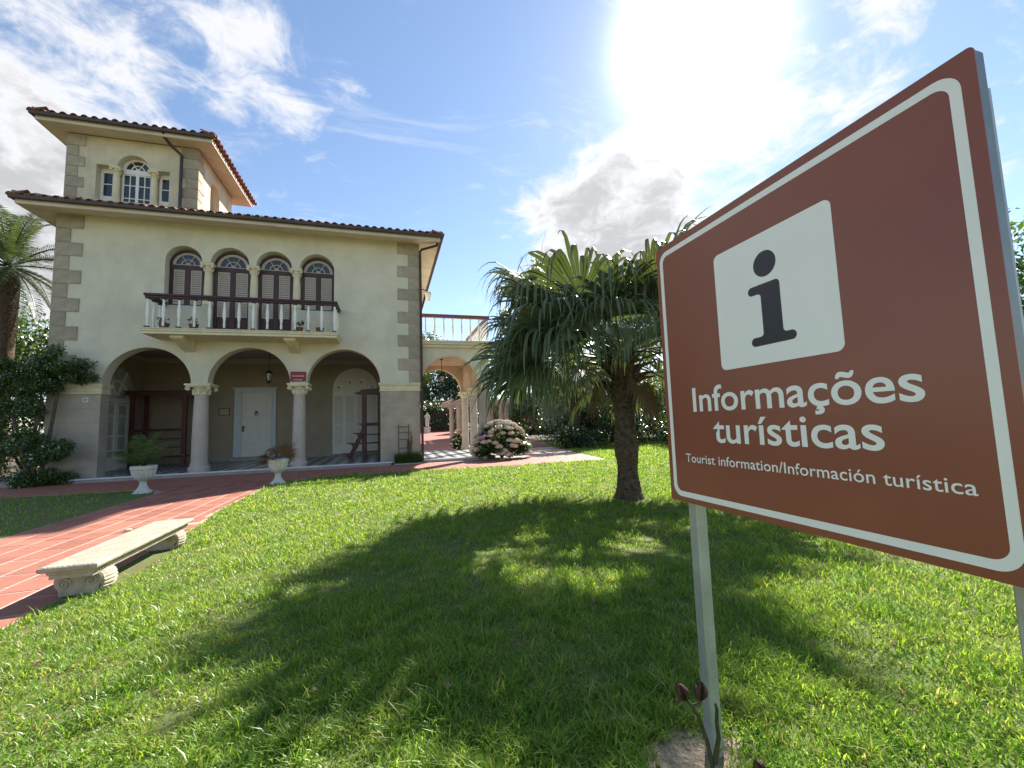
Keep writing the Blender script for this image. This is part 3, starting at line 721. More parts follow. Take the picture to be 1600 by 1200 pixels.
quoins(TX1, -1, .50, .36, 10.62, 7, .335, TY0, .3, .3)
for x in (.49, 1.49): column(x, TY0 + .14, 8.5, TSP, .09, .22, 'window_column', 'trim')
tw = vpart('tower_window', (oc, TY0 + .28, 8.6)); ty = TY0 + .27
fan(tw, oc - .40, oc + .40, 9.80, ty, .80, 'white', 'glassd')
f = MB(); f.box(oc - .40, oc + .40, ty - .03, ty + .03, 9.66, 9.77)
for q0, q1 in ((oc - .40, oc - .35), (oc - .04, oc + .04), (oc + .35, oc + .40)): f.box(q0, q1, ty - .028, ty + .028, 8.6, 9.66)
for q0, q1 in ((oc - .35, oc - .04), (oc + .04, oc + .35)):
    cxx = (q0 + q1) / 2; f.box(cxx - .012, cxx + .012, ty - .02, ty + .02, 8.66, 9.66)
    for z in (8.60, 8.84, 9.27, 9.62): f.box(q0, q1, ty - .024, ty + .024, z, z + (.06 if z < 8.7 else .028))
f.build('frame', 'white', tw)
for q0, q1 in ((oc - .35, oc - .04), (oc + .04, oc + .35)):
    cxx = (q0 + q1) / 2
    for a, b in ((q0, cxx - .012), (cxx + .012, q1)):
        for z0, z1 in ((8.66, 8.84), (8.868, 9.27), (9.298, 9.62)):
            k = MB(); k.box(a, b, ty + .002, ty + .010, z0, z1); k.build('pane', 'glassd', tw)
for a, b, pa, pb in ((.03, .40, .10, .33), (1.58, 1.95, 1.65, 1.88)):
    tw = vpart('tower_window', ((a + b) / 2, ty, 8.6)); f = MB(); f.box(a, pa, ty - .03, ty + .03, 8.6, TSP); f.box(pb, b, ty - .03, ty + .03, 8.6, TSP); f.box(pa, pb, ty - .03, ty + .03, 8.6, 8.86); f.box(pa, pb, ty - .03, ty + .03, 9.62, TSP); f.box(pa, pb, ty - .024, ty + .024, 9.24, 9.268)
    f.build('frame', 'white', tw)
    for z0, z1 in ((8.86, 9.24), (9.268, 9.62)):
        k = MB(); k.box(pa, pb, ty + .002, ty + .01, z0, z1); k.build('pane', 'glassd', tw)
eaves(-1.2, 3.33, -.30, 4.0, TX0, TX1, TY0, TY1, TT + .02, 10.62, 0, R(22), 'tilered', 'tower_roof', 'soffit', True, 'none')
# downpipes
k = MB(); k.tube([(1.98, -.26, 10.74), (1.98, -.2, 10.62), (2.10, .02, 10.48), (2.30, .2, 10.32), (2.30, .2, 8.3)], .045, 10); part(k, 'downpipe', 'gutter', smoothed=True)
k = MB(); k.tube([(10.45, -.55, 7.85), (10.42, -.5, 7.72), (9.92, -.08, 7.70), (9.86, -.05, 7.62), (9.86, -.05, .1)], .045, 10); part(k, 'downpipe', 'wood', smoothed=True)

# door, shuttered arch, french door of the loggia
D = vpart('front_door', (3.4, YL, FL)); y = YL
f = MB(); f.box(2.66, 2.92, y - .07, y, .12, 3.05); f.box(4.02, 4.20, y - .07, y, .12, 3.05); f.box(2.92, 4.02, y - .07, y, 2.88, 3.05); f.box(2.60, 4.26, y - .10, y, 3.05, 3.11); f.box(2.86, 2.94, y - .085, y - .07, .12, 2.93); f.box(4.0, 4.06, y - .085, y - .07, .12, 2.93)
f.build('frame', 'frosted', D, bevel=.008)
f = MB(); f.box(2.92, 4.02, y - .04, y - .005, .26, 2.88); f.build('leaf', 'whitedoor', D)
for z0, z1 in ((.36, .72), (.78, 1.28), (1.34, 1.84), (1.90, 2.40), (2.46, 2.80)):
    f = MB(); f.box(3.06, 3.88, y - .052, y - .041, z0, z1); f.build('panel', 'whitedoor', D, bevel=.01)
f = MB(); f.box(2.62, 4.24, y - .34, y, FL, .26); f.build('threshold', 'riser', D, bevel=.01)
f = MB(); f.tube([(3.47 + .06 * math.cos(a), y - .075, 2.02 + .07 * math.sin(a)) for a in np.linspace(0, 2 * math.pi, 14)], .012, 6); f.box(3.42, 3.52, y - .07, y - .04, 2.05, 2.12); f.build('knocker', 'iron', D)
f = MB(); f.box(2.97, 3.02, y - .06, y - .04, 1.28, 1.52); f.tube([(2.995, y - .09, 1.45), (3.10, y - .09, 1.45)], .012, 6); f.build('handle', 'iron', D)
S = vpart('shuttered_door', (7.32, YL, FL)); x0, x1, zs = 6.40, 8.26, 3.0; cx = (x0 + x1) / 2; rr = (x1 - x0) / 2
f = MB(); f.prism([(x0, .2), (x1, .2)] + arc(cx, zs, rr, 0, 180, 28), y - .045, y); f.build('leaf', 'whitedoor', S)
n = 4; sw = (x1 - x0) / n
for i in range(n):
    a, b = x0 + i * sw, x0 + (i + 1) * sw
    fr = MB()
    for q0, q1 in ((a + .005, a + .07), (b - .07, b - .005)):
        top = zs + math.sqrt(max(.0, rr * rr - (max(abs(q0 - cx), abs(q1 - cx))) ** 2)) - .03
        fr.box(q0, q1, y - .07, y - .046, .2, max(top, zs))
    for z in (.2, 1.42, 2.72): fr.box(a + .07, b - .07, y - .068, y - .046, z, z + (.4 if z < .3 else .11))
    fr.build('leaf_frame', 'whitedoor', S)
    for z0, z1 in ((.62, 1.40), (1.55, 2.70)):
        z = z0
        while z < z1: slat(S, a + .07, b - .07, y - .062, z, 'whitedoor', .085); z += .085
    xc = (a + b) / 2; zc = 3.30 if i in (1, 2) else 3.08
    cr = MB(); cr.box(xc - .012, xc + .012, y - .052, y - .044, zc - .055, zc + .055); cr.box(xc - .05, xc + .05, y - .0525, y - .0445, zc - .012, zc + .012); cr.build('cross_cutout', 'iron', S)
FD = vpart('french_door', (XL + .2, 2.9, FL)); xx = XL + .20; y0, y1, zs = 1.75, 3.95, 2.62; cy = (y0 + y1) / 2; rr = (y1 - y0) / 2
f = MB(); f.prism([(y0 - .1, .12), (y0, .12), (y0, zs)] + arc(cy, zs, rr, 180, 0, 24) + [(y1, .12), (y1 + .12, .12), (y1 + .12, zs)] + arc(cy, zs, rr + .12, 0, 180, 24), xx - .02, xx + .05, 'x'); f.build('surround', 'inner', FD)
f = MB(); f.prism([(y0, .12), (y1, .12), (y1, zs)] + arc(cy, zs, rr, 0, 180, 24), xx - .012, xx - .002, 'x'); f.build('pane', 'glassl', FD)
f = MB(); f.box(xx - .01, xx + .05, y0, y1, zs - .16, zs - .02)
for q in (y0 + .03, y0 + .42, cy - .05, cy + .05, y1 - .42, y1 - .03): f.box(xx - .01, xx + .045, q - .04, q + .04, .12, zs - .16)
for z in (.12, .75, 1.25, 1.95, 2.36): f.box(xx - .01, xx + .035, y0, y1, z, z + (.42 if z < .2 else .06))
f.prism(arc(cy, zs, rr * .58, 0, 180, 16) + arc(cy, zs, rr * .50, 180, 0, 16), xx - .01, xx + .035, 'x')
for a in (60, 120):
    ca, sa = math.cos(R(a)), math.sin(R(a)); f.prism([(cy + ca * .1 - sa * .03, zs + sa * .1 + ca * .03), (cy + ca * rr - sa * .03, zs + sa * rr + ca * .03), (cy + ca * rr + sa * .03, zs + sa * rr - ca * .03), (cy + ca * .1 + sa * .03, zs + sa * .1 - ca * .03)], xx - .01, xx + .03, 'x')
f.build('frame', 'white', FD)

# terrace with arches at the right of the villa
TYF, TYB, TRX = .36, 4.75, 12.42
th = 4.16
w = MB(); w.prism([(9.90, SP)] + archpts(9.90, 12.02, SP - .0)[0:] + [(TRX, SP), (TRX, th), (9.801, th), (9.801, SP)], TYF, TYF + .34); part(w, 'terrace_wall', 'stucco')
w = MB(); w.box(12.04, TRX, TYF + .002, TYF + .34, 0, SP - .16); part(w, 'terrace_pier', 'lower')
w = MB(); w.box(12.04 - .03, TRX + .03, TYF - .03, TYF + .37, SP - .16, SP); part(w, 'string_course', 'trim', bevel=.012)
w = MB(); w.prism([(9.90, SP)] + archpts(9.90, 12.02, SP) + [(TRX, SP), (TRX, th), (9.801, th), (9.801, SP)], TYB - .3, TYB); part(w, 'terrace_wall', 'tceil')
side = [(TYF + .34, SP)] + archpts(TYF + .36, 2.46, SP) + archpts(2.72, TYB - .36, SP) + [(TYB - .3, SP), (TYB - .3, th), (TYF + .34, th)]
w = MB(); w.prism(side, TRX - .32, TRX, 'x'); part(w, 'terrace_wall', 'tceil')
w = MB(); w.box(9.801, TRX - .32, TYF + .34, TYB - .3, th - .12, th); part(w, 'terrace_ceiling', 'tceil')
w = MB(); w.box(9.801, TRX - .32, TYB - .42, TYB - .3, th - .22, th - .12); w.box(TRX - .42, TRX - .32, TYF + .34, TYB - .42, th - .22, th - .12); part(w, 'crown_moulding', 'tceil')
column(12.22, 2.59, FL, SP, .165, .3); column(12.20, TYB - .16, FL, SP, .165, .3)
w = MB(); w.box(9.80, TRX + .1, .10, 5.0, 0, FL); part(w, 'terrace_floor', 'check')
w = MB(); w.box(9.88, 12.0, -.02, .10, .07, FL + .003); part(w, 'step_nosing', 'marble', bevel=.02)
w = MB(); w.box(9.9, 11.98, .02, .099, 0, .07); part(w, 'step_riser', 'riser')
w = MB(); w.box(9.81, TRX + .14, TYF - .14, TYB + .14, th, th + .10); w.box(9.81, TRX + .24, TYF - .24, TYB + .24, th + .10, th + .17); w.box(9.81, TRX + .28, TYF - .28, TYB + .28, th + .17, th + .24); part(w, 'terrace_cornice', 'stucco', bevel=.012)
tr = vpart('terrace_railing', (11, .5, th + .24)); z0 = th + .24; z1 = 5.30
k = MB(); k.box(9.88, TRX + .06, TYF - .06, TYF + .08, z1, z1 + .13); k.build('rail', 'rust', tr, bevel=.015)
k = MB(); k.box(TRX - .08, TRX + .06, TYF + .08, TYB, z1, z1 + .13); k.build('rail', 'rust', tr, bevel=.015)
sc_ = (z1 - z0) / BH
q = MB(); q.lathe([(r * .85, z * sc_) for r, z in [(.034, 0)] + bprof], 0, 0, 10); tb = q.mesh('white', smoothed=True, name='baluster')
for x in np.arange(10.06, TRX, .335): put('baluster', tb, tr, (float(x), TYF + .01, z0))
for yv in np.arange(TYF + .3, TYB, .30): put('baluster', tb, tr, (TRX - .01, float(yv), z0))

# wall lantern on the right eaves side, loggia lantern
def lantern(name, x, y, ztop, chain, s, label):
    L = empty(name, (x, y, ztop), label, 'lantern')
    zb = ztop - chain
    c = MB(); c.tube([(x, y, ztop), (x, y, zb)], .012, 6); c.lathe([(.05, ztop - .03), (.07, ztop)], x, y, 10); c.build('chain', 'iron', L)
    c = MB(); c.lathe([(.20 * s, zb - .16 * s), (.19 * s, zb - .13 * s), (.10 * s, zb - .04 * s), (.03 * s, zb)], x, y, 6); c.build('cap', 'iron', L)
    c = MB()
    for k in range(6):
        a = k * math.pi / 3; c.tube([(x + math.cos(a) * .15 * s, y + math.sin(a) * .15 * s, zb - .16 * s), (x + math.cos(a) * .10 * s, y + math.sin(a) * .10 * s, zb - .55 * s)], .012 * s + .002, 5)
    c.lathe([(.03 * s, zb - .70 * s), (.05 * s, zb - .64 * s), (.12 * s, zb - .56 * s), (.12 * s, zb - .54 * s)], x, y, 6); c.build('frame', 'iron', L)
    c = MB(); c.lathe([(.095 * s, zb - .54 * s), (.14 * s, zb - .17 * s)], x, y, 6); c.build('glass', 'glassl', L)
lantern('hanging_lantern', 4.47, 2.2, 4.29, .76, .72, 'black hanging lantern in the middle loggia arch')
lantern('hanging_lantern', 10.86, 2.3, 4.03, .62, .6, 'thin hanging lantern inside the terrace arch')
L = empty('wall_lantern', (10.30, 1.8, 6.5), 'small pale lantern on the right side wall under the eaves', 'lantern')
k = MB(); k.tube([(9.81, 1.8, 6.72), (10.1, 1.8, 6.82), (10.3, 1.8, 6.74)], .02, 8); k.build('bracket', 'iron', L)
k = MB(); k.lathe([(.17, 6.66), (.15, 6.70), (.03, 6.75)], 10.30, 1.8, 8); k.build('cap', 'fanframe', L)
k = MB(); k.lathe([(.08, 6.34), (.13, 6.66)], 10.30, 1.8, 8); k.build('glass', 'glassl', L)

# plaques
def textmesh(txt, m, width=None, height=None, spacing=1.0, bold=0.):
    cu = bpy.data.curves.new('lettering', 'FONT'); cu.body = txt; cu.size = 1; cu.space_character = spacing; cu.resolution_u = 6; cu.offset = bold
    ob = bpy.data.objects.new('tmp', cu); COL.objects.link(ob); bpy.context.view_layer.update()
    me = bpy.data.meshes.new_from_object(ob); bpy.data.objects.remove(ob, do_unlink=True)
    co = np.empty(len(me.vertices) * 3, np.float32); me.vertices.foreach_get('co', co); co = co.reshape(-1, 3)
    co[:, 0] -= co[:, 0].min(); k = width / co[:, 0].max() if width else 1; co[:, 0] *= k
    co[:, 1] *= height if height else k
    me.vertices.foreach_set('co', co.ravel()); me.update(); me.materials.clear(); me.materials.append(MT[m]); return me
pq = MB(); pq.box(5.645, 6.105, -.045, -.008, 2.885, 3.205); pq_o = pq.build('name_plaque', 'redsign', None, bevel=.004, loc=(5.875, -.03, 2.885)); tag(pq_o, 'small crimson plaque with white lettering above a loggia column', 'plaque')
rg_ = random.Random(4)
for z0, hx, wd, gap in ((3.045, .024, .34, .006), (2.925, .018, .25, .005)):      # two rows of tiny marks, too small to read in the photograph
    x = 5.875 - wd / 2; k = MB()
    while x < 5.875 + wd / 2 - .01:
        ww = rg_.uniform(.012, .022); up = hx * (1.6 if rg_.random() < .15 else 1)
        k.prism([(x, z0), (x + .006, z0), (x + .006, z0 + hx * .75), (x + ww - .006, z0 + hx * .75), (x + ww - .006, z0), (x + ww, z0), (x + ww, z0 + hx), (x + .006, z0 + hx), (x + .006, z0 + up), (x, z0 + up)], -.0475, -.0452); x += ww + gap
    k.build('lettering', 'signwhite', pq_o)
pq = MB(); pq.box(.205, .345, -.02, .002, 2.29, 2.43); o1 = pq.build('number_plaque', 'frosted', None, bevel=.004, loc=(.275, 0, 2.29)); tag(o1, 'tiny white number plaque on the left pier', 'plaque')
k = MB(); k.prism([(.235, 2.335), (.29, 2.335), (.315, 2.36), (.315, 2.395), (.25, 2.395), (.235, 2.375)], -.0225, -.0205); k.build('mark', 'sheet', o1)
pl = empty('framed_notice', (2.38, YL - .03, 2.1), 'small framed yellowish notice left of the front door', 'notice')
k = MB(); k.prism([(2.10, 1.97), (2.50, 1.97), (2.50, 2.27), (2.10, 2.27)], YL - .03, YL - .002, 'y', [[(2.125, 1.995), (2.475, 1.995), (2.475, 2.245), (2.125, 2.245)]]); k.build('frame', 'wood', pl)
k = MB(); k.box(2.125, 2.475, YL - .02, YL - .004, 1.995, 2.245); k.build('sheet', 'brass', pl)

# dark red wooden porch furniture
def bars(o, name, m, lst):
    for (x0, x1, y0, y1, z0, z1) in lst:
        k = MB(); k.box(x0, x1, y0, y1, z0, z1); k.build(name, m, o, bevel=.01)
sw_ = empty('wooden_swing', (.75, 3.2, FL), 'dark red wooden swing seat frame in the left loggia bay', 'swing')
bars(sw_, 'post', 'redwood', [(-.12, .0, 3.0, 3.12, FL, 2.75), (1.46, 1.60, 3.0, 3.14, FL, 2.78), (-.12, .0, 3.9, 4.02, FL, 2.75), (1.46, 1.60, 3.9, 4.02, FL, 2.75)])
k = MB(); k.prism([(-.30, 2.74), (-.22, 2.84), (1.70, 2.84), (1.80, 2.74), (1.55, 2.66), (.75, 2.72), (-.05, 2.66)], 2.98, 3.10); k.build('top_beam', 'redwood', sw_)
k = MB(); k.box(-.35, 1.85, 3.1, 4.0, 2.84, 2.89); k.build('canopy', 'redwood', sw_)
bars(sw_, 'rail', 'redwood', [(.0, 1.46, 3.02, 3.09, 1.40, 1.49), (.0, 1.46, 3.03, 3.08, 1.10, 1.14), (.0, 1.46, 3.03, 3.08, .80, .84)])
bars(sw_, 'seat_slat', 'redwood', [(.0, 1.46, 3.05 + i * .14, 3.16 + i * .14, .44, .48) for i in range(6)])
st = empty('wooden_stand', (7.8, 2.5, FL), 'dark red wooden stand with four side steps in the right loggia bay', 'stand')
bars(st, 'post', 'redwood', [(7.72, 7.90, 2.35, 2.50, FL, 2.68), (8.95, 9.1, 2.35, 2.50, FL, 2.68), (8.36, 8.46, 3.3, 3.4, FL, 2.68)])
k = MB(); k.prism([(7.42, 2.66), (7.60, 2.70), (7.72, 2.80), (9.30, 2.90), (9.30, 2.70), (8.30, 2.58), (7.95, 2.58), (7.55, 2.60)], 2.34, 2.48); k.build('top_beam', 'redwood', st)
bars(st, 'rail', 'redwood', [(7.9, 8.95, 2.38, 2.46, 1.36, 1.48), (7.9, 8.95, 2.39, 2.45, 1.0, 1.05), (7.6, 8.95, 2.39, 2.45, .66, .71), (7.5, 8.95, 2.39, 2.45, .33, .38)])
k = MB(); k.prism([(7.18, FL), (7.38, FL), (7.95, 1.42), (7.80, 1.42)], 2.28, 2.345); k.build('stringer', 'redwood', st)
for x, z in ((7.10, .34), (7.30, .72), (7.50, 1.10), (7.66, 1.46)):
    k = MB(); k.prism([(x - .10, z), (x + .24, z), (x + .18, z - .2), (x + .09, z - .16), (x + .03, z - .05), (x - .10, z - .03)], 2.2, 2.27); k.build('step', 'redwood', st)

# ------------------------------------------------------------------ plants
def leaves(n, centers, radii, size, aspect=.5, flat=.0, up=.25, tintbias=0., rng=nr):
    """leaf quads scattered in ellipsoid clumps; returns V,F,tint"""
    c = np.asarray(centers, float); rd = np.asarray(radii, float)
    if rd.ndim == 1: rd = np.repeat(rd[:, None], 3, 1)
    wgt = rd.prod(1) ** .7; wgt = wgt / wgt.sum()
    idx = rng.choice(len(c), n, p=wgt)
    d = rng.normal(size=(n, 3)); d /= np.linalg.norm(d, axis=1)[:, None]
    rr = rng.random(n) ** .42
    P = c[idx] + d * rd[idx] * rr[:, None]
    nrm = d * .6 + rng.normal(size=(n, 3)) * .6 + np.array([0, 0, up]); nrm /= np.linalg.norm(nrm, axis=1)[:, None]
    a = rng.normal(size=(n, 3)); a[:, 2] -= .5; a -= nrm * (a * nrm).sum(1)[:, None]; a /= np.linalg.norm(a, axis=1)[:, None]
    b = np.cross(nrm, a); s = size * rng.uniform(.6, 1.3, n)[:, None]
    V = np.stack([P, P + a * s * .5 + b * s * aspect * .5 + nrm * s * .08, P + a * s - nrm * s * .12, P + a * s * .5 - b * s * aspect * .5 + nrm * s * .08], 1)
    F = np.arange(n * 4).reshape(n, 4)
    t = np.clip(rng.normal(.45 + tintbias, .28, n) + .25 * (rng.random(len(c))[idx] - .5), 0, 1)
    return V.reshape(-1, 3), F, np.repeat(t, 4)
def crown(name, parent, m, *args, **k):
    Vv, F, T = leaves(*args, **k); base = OFF[parent.name] if parent is not None else Vector((0, 0, 0))
    Vv = Vv - np.array(base); return put(name, npmesh(name, Vv, F, m, T), parent)
def limb(mb, p, d, L, r, depth, tips, rng=rnd):
    p = Vector(p); d = Vector(d).normalized(); pts = [p]; rs = [r]
    for i in range(4):
        d = (d + Vector((rng.uniform(-.2, .2), rng.uniform(-.2, .2), rng.uniform(-.05, .18)))).normalized()
        p = p + d * L / 4; pts.append(p); rs.append(r * (1 - .12 * (i + 1)))
    mb.tube(pts, rs, 8 if r > .06 else 5)
    tips.append(p)
    if depth > 0:
        for k in range(3 if depth > 1 else 2):
            a = rng.uniform(0, 6.28); dd = (d + Vector((math.cos(a), math.sin(a), rng.uniform(-.1, .5))) * .8).normalized()
            limb(mb, pts[rng.choice((2, 3, 4))], dd, L * .68, rs[-1] * .72, depth - 1, tips, rng)
def tree(x, y, z, h, cr, leafm, n, label, group=None, ls=.16, trunk=.22, bias=0., name='broadleaf_tree'):
    t = empty(name, (x, y, z), label, 'tree', group)
    mb = MB(); tips = []
    limb(mb, (x, y, z - .1), (rnd.uniform(-.1, .1), rnd.uniform(-.1, .1), 1), h * .5, trunk, 3, tips)
    mb.build('trunk', 'bark', t, smoothed=True)
    cs, rs = [], []
    for tp in tips:
        q = Vector(tp) - Vector((x, y, z + h * .62)); f = math.sqrt((q.x / cr) ** 2 + (q.y / cr) ** 2 + (q.z / (h * .36)) ** 2)
        if f > .8: tp = Vector((x, y, z + h * .62)) + q * (.8 / f)
        cs.append(tuple(tp)); q = cr * rnd.uniform(.22, .38); rs.append((q, q, q * .75))
    for k in range(26):
        a = rnd.uniform(0, 6.28); e = rnd.uniform(-.5, 1); rad = cr * rnd.uniform(.35, .95)
        cs.append((x + math.cos(a) * rad * math.sqrt(max(0, 1 - e * e * .8)), y + math.sin(a) * rad * math.sqrt(max(0, 1 - e * e * .8)), z + h * .68 + e * h * .30)); q = cr * rnd.uniform(.16, .34); rs.append((q, q, q * .7))
    crown('crown', t, leafm, n, cs, rs, ls, .5, up=.3, tintbias=bias)
    return t
def bush(x, y, z, rx, ry, h, leafm, n, label, name='shrub', cat='shrub', group=None, ls=.09, bias=0., clumps=24, stems=True):
    t = empty(name, (x, y, z), label, cat, group)
    if stems:
        mb = MB()
        for k in range(7):
            a = rnd.uniform(0, 6.28); mb.tube([(x + math.cos(a) * .05, y + math.sin(a) * .05, z), (x + math.cos(a) * rx * .35, y + math.sin(a) * ry * .35, z + h * .4), (x + math.cos(a) * rx * .6, y + math.sin(a) * ry * .6, z + h * .75)], [.03, .022, .01], 5)
        mb.build('stem', 'bark', t)
    cs, rs = [], []
    for k in range(clumps):
        a = rnd.uniform(0, 6.28); q = math.sqrt(rnd.random()); e = rnd.random(); sh = math.sqrt(max(.05, 1 - (e * .95) ** 2))
        cs.append((x + math.cos(a) * q * rx * .8 * sh, y + math.sin(a) * q * ry * .8 * sh, z + h * (.12 + .74 * e))); s = rnd.uniform(.22, .42); rs.append((rx * s, ry * s, h * s * .5))
    crown('foliage', t, leafm, n, cs, rs, ls, .5, tintbias=bias)
    return t

# fan palm
def fan_leaf(base, az, el, pet, blade, nseg, spread, droop, rng, yellow=0.):
    """one costapalmate leaf: petiole tube and drooping folded segments, as numpy"""
    d = Vector((math.cos(az) * math.cos(el), math.sin(az) * math.cos(el), math.sin(el)))
    pts = [Vector(base)]; dd = d.copy()
    for i in range(5):
        dd = (dd + Vector((0, 0, -.05 * (1 + max(0, math.cos(el)))))).normalized(); pts.append(pts[-1] + dd * pet / 5)
    mb = MB(); mb.tube(pts, [.022, .018, .015, .013, .012, .010], 5)
    nv = len(mb.v)
    tint = [rng.uniform(.3, .7)] * nv
    hast = pts[-1]; side = dd.cross(Vector((0, 0, 1)));
    if side.length < .1: side = Vector((1, 0, 0))
    side.normalize(); nrm = side.cross(dd).normalized()
    tw = rng.uniform(-.8, .8); side, nrm = side * math.cos(tw) + nrm * math.sin(tw), nrm * math.cos(tw) - side * math.sin(tw)
    lt = rng.uniform(.15, .75)
    for i in range(nseg):
        a = -spread + 2 * spread * i / (nseg - 1) + rng.uniform(-.02, .02)
        r = dd * math.cos(a) + side * math.sin(a); r = (r - nrm * .10 * abs(math.sin(a)) + nrm * .10).normalized()
        L = blade * (.78 + .22 * math.cos(a * .8)) * rng.uniform(.86, 1.1)
        n = 10; p = hast.copy(); cur = r.copy(); dr = droop * rng.uniform(.45, 1.6); vs = []
        wv = side * math.cos(a) - dd * math.sin(a)
        kink = rng.uniform(.50, .66)
        for k in range(n + 1):
            t = k / n
            half = L * t * spread / (nseg - 1) * 1.05 if t < .5 else L * .5 * spread / (nseg - 1) * 1.05 * max(0., 1 - (t - .5) / .5) ** .75
            half = max(half, .0015)
            fold = nrm * (half * .7)
            vs += [p - wv * half, p + fold, p + wv * half]
            if t > kink - .15: cur = (cur + Vector((rng.uniform(-.08, .08), rng.uniform(-.08, .08), -1)) * dr * (1.0 if t > kink else .22)).normalized()
            if k > 4: wv = (wv + Vector((rng.uniform(-.06, .06), rng.uniform(-.06, .06), 0))).normalized()
            p = p + cur * L / n
        k0 = len(mb.v)
        fs = []
        for k in range(n):
            b0 = k * 3
            fs += [(b0, b0 + 1, b0 + 4, b0 + 3), (b0 + 1, b0 + 2, b0 + 5, b0 + 4)]
        mb.add(vs, fs)
        for k in range(n + 1): tint += [min(1.5, lt + rng.uniform(-.12, .12) + yellow * (k / n))] * 3
    return mb, tint
def fan_palm(x, y, label, trunk_h, crown_z, leaf_list, r0, seed, lean=(0, 0), nseg=44, z=0):
    rng = random.Random(seed)
    t = empty('fan_palm', (x, y, z), label, 'palm tree')
    # trunk with flared foot, a narrow waist and rough leaf bases under the crown
    mb = MB(); n = 22; m = 46; vs = []
    for j in range(m):
        f = j / (m - 1); zz = z - .03 + (crown_z + .05) * f
        rr = r0 * (1 + .55 * math.exp(-f * 22) + .10 * math.sin(f * 19 + 1) * (f > .1) + (.22 * max(0, (f - .62) / .38) ** .8))
        for i in range(n):
            a = 2 * math.pi * i / n; q = rr * (1 + .035 * math.sin(a * 5 + j) + rng.uniform(-.035, .035) + (.03 if j % 2 else 0))
            vs.append((x + lean[0] * f + math.cos(a) * q, y + lean[1] * f + math.sin(a) * q, zz + rng.uniform(-.008, .008)))
    mb.add(vs, [(j * n + i, j * n + (i + 1) % n, (j + 1) * n + (i + 1) % n, (j + 1) * n + i) for j in range(m - 1) for i in range(n)] + [tuple((m - 1) * n + i for i in range(n))])
    mb.build('trunk', 'trunkp', t, smoothed=True)
    bx, by = x + lean[0], y + lean[1]
    # old leaf bases
    k = MB()
    for i in range(46):
        a = rng.uniform(0, 6.28); zz = z + crown_z * rng.uniform(.72, 1.0); e = rng.uniform(.2, 1.1); L = rng.uniform(.16, .42); q = r0 * 1.1
        p0 = Vector((bx + math.cos(a) * q, by + math.sin(a) * q, zz)); d = Vector((math.cos(a) * math.cos(e), math.sin(a) * math.cos(e), math.sin(e)))
        k.tube([p0 - d * .1, p0 + d * L * .5, p0 + d * L + Vector((0, 0, -.05))], [.045, .035, .015], 5)
    k.build('leaf_base', 'trunkp', t)
    for (az, el, pet, bl, dr, kind) in leaf_list:
        zz = z + crown_z + rng.uniform(-.25, .1)
        mb, ti = fan_leaf((bx + math.cos(az) * .12, by + math.sin(az) * .12, zz), az, el, pet, bl, nseg, R(118), dr, rng, .5 if kind == 'y' else .08)
        me = mb.mesh('palmdry' if kind == 'd' else 'palmleaf', OFF[t.name], name='leaf')
        at = me.attributes.new('tint', 'FLOAT', 'POINT')
        at.data.foreach_set('value', np.array(ti, np.float32)[:len(me.vertices)])
        put('leaf', me, t)
    return t
rl = random.Random(5); LL = []
# azimuths measured from +X anticlockwise; the camera lies towards 239 deg
for i in range(26):
    az = i * 2.39996 + .4; f = i / 25
    el = R(58 - 42 * f + rl.uniform(-9, 9))
    LL.append((az, el, rl.uniform(1.05, 1.35) if el > .7 else rl.uniform(1.0, 1.4), rl.uniform(1.05, 1.4), rl.uniform(.35, .8) if el > .75 else rl.uniform(.45, .95), 'g'))
for az, el in ((152, 18), (170, 24), (138, 16), (178, 14), (196, 20), (160, 34), (186, 40), (205, 30), (146, 46), (172, 50), (205, 50), (235, 46), (262, 48), (292, 36), (318, 22), (335, 5), (352, 26), (20, 10), (110, 10), (80, 20)):
    LL.append((R(az + rl.uniform(-6, 6)), R(el + rl.uniform(-4, 4)), rl.uniform(1.2, 1.6), rl.uniform(1.2, 1.5), rl.uniform(.5, 1.1), 'g'))
for az, el in ((165, -6), (140, -10), (330, -12), (100, -14), (50, -16), (188, -4)):
    LL.append((R(az), R(el), .85, .85, .45, 'y'))
for az, el in ((305, -66), (130, -60)):
    LL.append((R(az), R(el), .6, .8, .9, 'd'))
fan_palm(12.56, -8.87, 'large fan palm with stout trunk and drooping leaves on the lawn', 1.6, 2.45, LL, .178, 3, (.04, .06))
LL2 = []
for i in range(26):
    az = i * 2.39996; f = i / 25; LL2.append((az, R(75 - 95 * f + rl.uniform(-8, 8)), rl.uniform(1.0, 1.3), rl.uniform(1.0, 1.3), rl.uniform(.3, .5), 'y' if f > .7 else 'g'))
fan_palm(17.9, 4.6, 'smaller fan palm with dark trunk behind the large palm', 2, 3.0, LL2, .22, 8, nseg=30)
LL3 = [(a + .7, e + .05, p_, b, d, k) for a, e, p_, b, d, k in LL2]
fan_palm(21.2, 6.5, 'fan palm standing in the shrubs right of the palm trunk', 2, 3.4, LL3, .22, 9, nseg=26)

